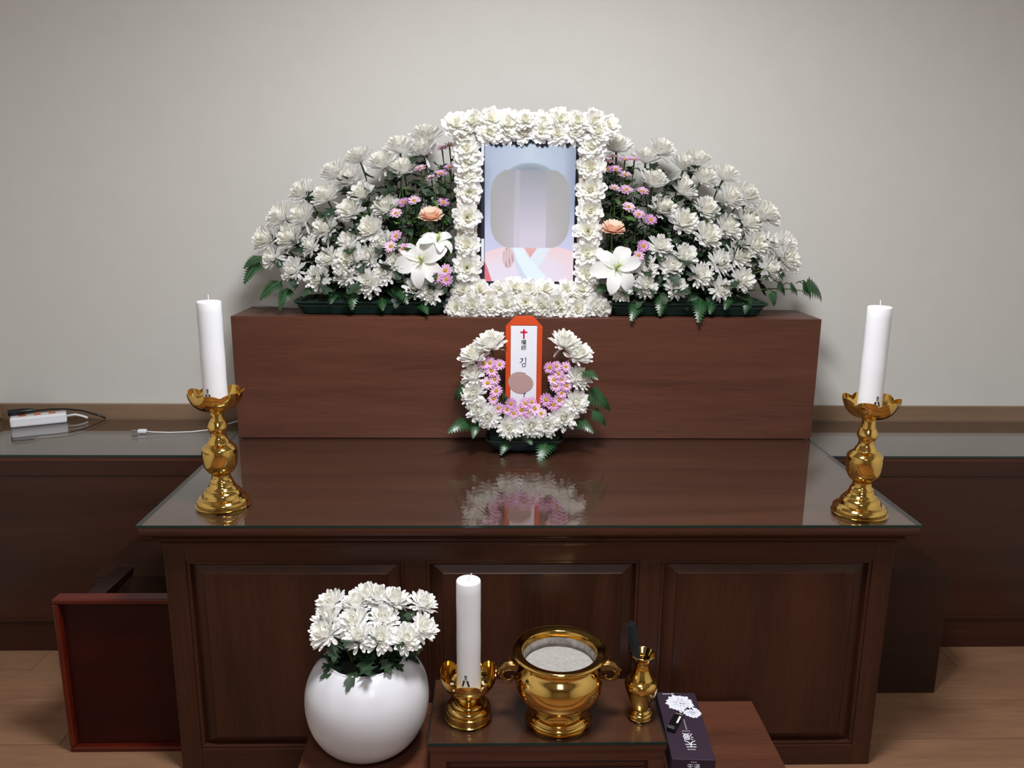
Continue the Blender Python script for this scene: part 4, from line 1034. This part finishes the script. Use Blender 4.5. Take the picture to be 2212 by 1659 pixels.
def leafy_stem(side, k, x, y, z, lean, rng):
    P = Vector((x, y, 1.045)); t = thing('leafy_stem', 'leafy green stem among the %s altar flowers, %s from left' % (side, ORD[k]), 'foliage', P, 'leafy stems in %s altar arrangement' % side)
    top = Vector((lean, rng.uniform(-.02,.02), z-1.045)); pts = [top*s + Vector((lean*0.3*s*(s-1), 0, 0)) for s in (0,.25,.5,.75,1)]
    part('stem', MB().tube(pts, [.0024,.0022,.002,.0016,.001], 6), M_STEM, t, smooth='all')
    n_ = int(10 + (z-1.045)*30)
    for j in range(n_):
        s = 0.22 + 0.78*j/(n_-1); o = link('leaf', rng.choice(LEAVES + LEAVES + LEAVESB), None, t); o.location = top*s + Vector((lean*0.3*s*(s-1), 0, 0))
        o.rotation_euler = (rng.uniform(-.6,.6), rng.uniform(-1.0,.2), j*2.4 + rng.uniform(-.5,.5)); q = rng.uniform(.036,.06)*(1.1-0.35*s); o.scale = (q,q,q)
for side, x0_, x1_, sg in (('left', -0.50, -0.15, -1), ('right', 0.36, 0.72, 1)):
    rng = random.Random(900 + sg); K_ = 13
    for k in range(K_):
        x = x0_ + (x1_-x0_)*k/(K_-1); inner = (k/(K_-1) if sg < 0 else 1-k/(K_-1))
        leafy_stem(side, k+1, x, 2.50 + rng.uniform(-.03,.03), 1.17 + 0.25*inner**0.8 + rng.uniform(-.03,.03), sg*0.10*(1-inner) + rng.uniform(-.02,.02), rng)
rng = random.Random(7)
flower('peach_gerbera', 'peach gerbera above the white lily in left altar arrangement', 'flower', None, (-0.181,2.42,1.299,-0.05,-0.42,0.9,0.037), [GERB], (-0.19,2.45,1.045), 0.0026, 0, rng=rng)
flower('peach_gerbera', 'peach gerbera above the white lily in right altar arrangement', 'flower', None, (0.350,2.42,1.266,0.05,-0.40,0.9,0.037), [GERB], (0.36,2.45,1.045), 0.0026, 0, rng=rng)
# lilies: six broad recurved petals each
LPROF = [(0,.22),(.15,.50),(.32,.82),(.5,1.0),(.68,.92),(.84,.62),(.95,.28),(1,.06)]
def lily(loc, d, r, label, spin, opening=1.0, throat=True):
    t = thing('white_lily', label, 'flower', loc)
    for k in range(6):
        mb = MB(); o_ = 0.66 if k % 2 else 0.54
        petal(mb, 2*PI*k/6, math.radians(48-8*(k%2)), math.radians(-78*opening - 14*(k % 3)), 1.05, o_, .03, -.22, LPROF, .40, (.8 if k % 2 else .6, 0), 0.25*(-1)**k, .10*(-1)**k)
        mb.t = [max(0.001, v**3) for v in mb.t]
        p = part('petal', mb, M_LILY, t, smooth='all', fixn=False); p.rotation_euler = aim(d, spin); p.scale = (r,r,r)
    q = aim(d, spin)
    mb = MB().tube([(0,0,-.22),(0.02,0.0,.2),(.05,.02,.42)], [.035,.028,.05], 8)
    for k in range(5): a = 2*PI*k/5; mb.tube([(0,0,-.2),(.10*math.cos(a),.10*math.sin(a),.15),(.18*math.cos(a),.18*math.sin(a),.30)], [.018,.012,.012], 5)
    p = part('pistil', mb, M_THROAT, t, smooth='all'); p.rotation_euler = q; p.scale = (r,r,r)
    P = Vector(loc); dd = Vector(d).normalized(); A = -dd*r*.2
    part('stem', MB().tube([A, A - dd*0.03 + Vector((0,0,-.02)), Vector((0.0, 2.46-P.y, 1.045-P.z))], 0.003, 6), M_STEM, t, smooth='all')
    return t
lily((-0.207,2.372,1.175), (-.15,-1,.30), 0.082, 'large open white lily beside the portrait in left altar arrangement', 0.35)
lily((-0.160,2.398,1.235), (.25,-.45,.85), 0.055, 'smaller white lily above the large lily in left altar arrangement', 0.2)
lily((0.358,2.372,1.157), (.05,-1,.35), 0.078, 'open white lily beside the portrait in right altar arrangement', 0.2)
# border flowers round the portrait
def border(L, where, key):
    order = sorted(range(len(L)), key=key)
    if where in ('top', 'bottom'):
        rk = rows_of(L, 0.03)
        for i, rec in enumerate(L): flower_b(rec, 'white round-petalled flower on %s edge of portrait border, %s from left, %s row from top' % (where, ORD[rk[i][1]], ORD[rk[i][0]]))
    else:
        for k, i in enumerate(order): flower_b(L[i], 'white round-petalled flower on %s edge of portrait border, %s from top' % (where, ORD[k+1]))
rngb = random.Random(31)
def flower_b(rec, label):
    x, y, z, dx, dy, dz, r = rec
    o = link('white_border_flower', rngb.choice(BORDER), None); o.location = (x,y,z); o.rotation_euler = aim((dx,dy,dz), rngb.uniform(0,6.28)); q = r*1.08; o.scale = (q,q,q)
    tag(o, label, 'flower', 'white flowers bordering the portrait')
border(BORDER_TOP, 'top', None); border(BORDER_BOTTOM, 'bottom', None)
border(BORDER_LEFT, 'left', lambda i: -BORDER_LEFT[i][2]); border(BORDER_RIGHT, 'right', lambda i: -BORDER_RIGHT[i][2])
# wreath round the tablet
rng = random.Random(55)
ids = sorted(range(len(MUMS_PLAQUE)), key=lambda i: math.atan2(MUMS_PLAQUE[i][0]-0.087, -(MUMS_PLAQUE[i][2]-0.86)))
for k, i in enumerate(ids):
    rec = MUMS_PLAQUE[i]
    flower('white_chrysanthemum', 'white chrysanthemum in tablet wreath, %s counting from its upper left end' % ORD[k+1], 'flower', 'white chrysanthemums around the memorial tablet', rec,
           MUM_CUP if rec[2] > 0.89 else MUM_OPEN, (0.087+0.5*(rec[0]-0.087), 2.285, 0.675), leaves=2, leafsize=0.04, rng=rng)
rk = rows_of(PINKS_PLAQUE, 0.022)
for rec, (rw, rn) in zip(PINKS_PLAQUE, rk):
    flower('pink_daisy', 'pink daisy with yellow eye in tablet wreath, %s from left, %s row from top' % (ORD[rn], ORD[rw]), 'flower', 'pink daisies around the memorial tablet', rec, DAISY, (0.087+0.6*(rec[0]-0.087), 2.275, 0.675), 0.0013, 1, 0.025, LEAVES, True, 0.1, rng)
# vase and its flowers
vc = (-0.267, 1.570, 0.184)
vs_ = thing('white_vase', 'round white porcelain vase of chrysanthemums at the foot of the altar', 'vase', vc)
VP = [(0.0005,0.0),(0.052,0.0),(0.060,0.003),(0.080,0.014),(0.105,0.036),(0.1235,0.070),(0.1315,0.110),(0.1290,0.150),(0.1150,0.185),(0.0960,0.2075),(0.0830,0.2160)]
mbv = MB(); n = 96; P_ = subdiv(VP, 4); vs = []; fs = []
for r, z in P_:
    for k in range(n):
        a = 2*PI*k/n; g = max(0, (z-0.165)/0.05); rip = 1 - 0.034*min(1, g)*(0.5+0.5*math.cos(13*a+0.8*math.sin(3*a)))
        vs.append((r*rip*math.cos(a), r*rip*math.sin(a), z))
for i in range(len(P_)-1):
    for k in range(n): fs.append((i*n+k, i*n+(k+1)%n, (i+1)*n+(k+1)%n, (i+1)*n+k))
part('body', mbv.add(vs, fs), M_PORC, vs_, smooth='all')
part('mouth', MB().lathe(subdiv([(0.0830,0.2160),(0.0805,0.2170),(0.0785,0.2150),(0.082,0.200),(0.095,0.175)],3), 96, cap=False), M_PORC, vs_, smooth='all')
part('dark_filling', MB().lathe([(0.0005,0.200),(0.080,0.198)], 48, cap=False), plain('wet_foam', (22,34,22), 0.9), vs_)
rng = random.Random(77)
rk = rows_of(MUMS_VASE, 0.05)
for rec, (rw, rn) in zip(MUMS_VASE, rk):
    root = (vc[0]+0.35*(rec[0]-vc[0]), vc[1]+0.35*(rec[1]-vc[1]), 0.386)
    flower('white_chrysanthemum', 'white chrysanthemum in the round white vase, %s from left, %s row from top' % (ORD[rn], ORD[rw]), 'flower', 'white chrysanthemums in the white vase', rec, MUM_OPEN, root, leaves=4, leafsize=0.05, rng=rng)
for k in range(16):
    a = 2*PI*k/16 + rng.uniform(-.2,.2)
    o = link('leaf', rng.choice(LEAVES), None, vs_); o.location = (0.055*math.cos(a), 0.055*math.sin(a), 0.205 + rng.uniform(0,.03)); o.rotation_euler = (rng.uniform(-.4,.4), rng.uniform(-.5,.25), a); q = rng.uniform(.04,.06); o.scale = (q,q,q)
# planters
def planter(name, x0, x1, y0, y1, z0, z1, mat, label, foam=True):
    cx, cy = (x0+x1)/2, (y0+y1)/2
    t = thing(name, label, 'planter', (cx, cy, z0)); hx, hy, hh = (x1-x0)/2, (y1-y0)/2, z1-z0
    def ring(ix, z, rr=0.03):
        o = []; n_ = 6
        for (sx, sy, a0) in ((1,1,0),(-1,1,PI/2),(-1,-1,PI),(1,-1,1.5*PI)):
            for k in range(n_+1): a = a0 + PI/2*k/n_; o.append((sx*(hx-ix-rr)+rr*math.cos(a), sy*(hy-ix-rr)+rr*math.sin(a), z))
        return o
    R_ = [ring(0.030,0), ring(0.022,0.004), ring(0.010,hh*0.62), ring(0.010,hh*0.70), ring(0.004,hh*0.80), ring(0.0,hh*0.9), ring(0.0,hh), ring(0.004,hh), ring(0.010,hh*0.82)]
    vs = [v for r in R_ for v in r]; m_ = len(R_[0]); fs = [tuple(range(m_-1,-1,-1))]
    for i in range(len(R_)-1):
        for k in range(m_): fs.append((i*m_+k, i*m_+(k+1)%m_, (i+1)*m_+(k+1)%m_, (i+1)*m_+k))
    part('tray', MB().add(vs, fs), mat, t, smooth=0.5)
    top = ring(0.011, hh*0.8); part('foam', MB().poly(top, (0,0,0.012 if foam else 0.02)), plain('green_foam', (24,44,30), 0.95), t)
    return t
planter('planter_tray', -0.592, -0.128, 2.397, 2.555, BZ, 1.052, M_TRAY, 'long dark green plastic planter tray holding the left altar flowers')
planter('planter_tray', 0.335, 0.826, 2.397, 2.555, BZ, 1.052, M_TRAY, 'long dark green plastic planter tray holding the right altar flowers')
planter('planter_tray', -0.020, 0.205, 2.215, 2.345, TZ, 0.680, M_TRAYD, 'small dark plastic planter tray under the memorial tablet wreath')
# fern leaves
def fern(rec, label, group, wid, seed):
    P0 = Vector(rec[:3]); P1 = Vector(rec[3:]); d = P1-P0; L = d.length; d.normalize()
    n_ = Vector((0,-.75,.65)); n_ = (n_ - d*n_.dot(d)).normalized(); s_ = d.cross(n_); rnd = random.Random(seed)
    t = thing('fern_leaf', label, 'leaf', P0, group)
    mb = MB(); vs = []; fs = []; K = 22
    for i in range(K+1):
        s = i/K; w_ = wid*L*(0.10 + 1.0*(s/0.16) if s < 0.16 else (1-s)**0.75*1.17)*0.5; tooth = i % 2 if i < K-1 else 1
        a = w_*(0.58 if tooth else 1.22); fwd = (0.0 if tooth else 0.075*L*(1-0.6*s))
        c = d*(s*L) + n_*(0.16*L*math.sin(PI*s)*0.8)
        for q in (-1, 0, 1): vs.append(c + s_*(q*a) + (d*fwd - n_*a*0.22 if q else n_*0.0006))
    for i in range(K):
        for q in (0, 1): k = i*3+q; fs.append((k, k+1, k+4, k+3))
    part('blade', mb.add(vs, fs), M_FERN, t, smooth=0.6, fixn=False)
    part('midrib', MB().tube([d*(s*L) + n_*(0.16*L*math.sin(PI*s)*0.8 + 0.0006) for s in (0,.2,.4,.6,.8,.97)], [.0012,.0011,.001,.0008,.0006,.0003], 5), M_STEM, t)
    back = Vector((0, 0.05, -0.005)) if P0.y > 2.3 else Vector((0.3*(0.09-P0.x), 0.04, -0.01))
    part('stalk', MB().tube([Vector((0,0,0)), back*0.5 + Vector((0,0,0.006)), back], 0.0014, 5), M_STEM, t)
sidenames = (('left altar planter', FERN_LEFT), ('right altar planter', FERN_RIGHT), ('tablet wreath', FERN_PLAQUE))
for nm, L in sidenames:
    od = sorted(range(len(L)), key=lambda i: L[i][3])
    for k, i in enumerate(od):
        ln = (Vector(L[i][3:])-Vector(L[i][:3])).length
        fern(L[i], 'glossy dark green fern leaf of the %s, %s from left' % (nm, ORD[k+1]), 'fern leaves of the %s' % nm, 0.72 if ln < 0.06 else 0.58, 300+i)
# arching stalk that carries the rightmost fern leaves
stk = part('fern_stalk', MB().tube([(0.70,2.47,1.06),(0.76,2.45,1.085),(0.84,2.44,1.093),(0.90,2.44,1.092),(0.935,2.45,1.086),(0.96,2.47,1.07)], [.0022,.002,.0018,.0015,.0012,.0008], 6), M_STEM, None, smooth='all')
tag(stk, 'arching fern stalk at the right end of the right planter', 'stalk')
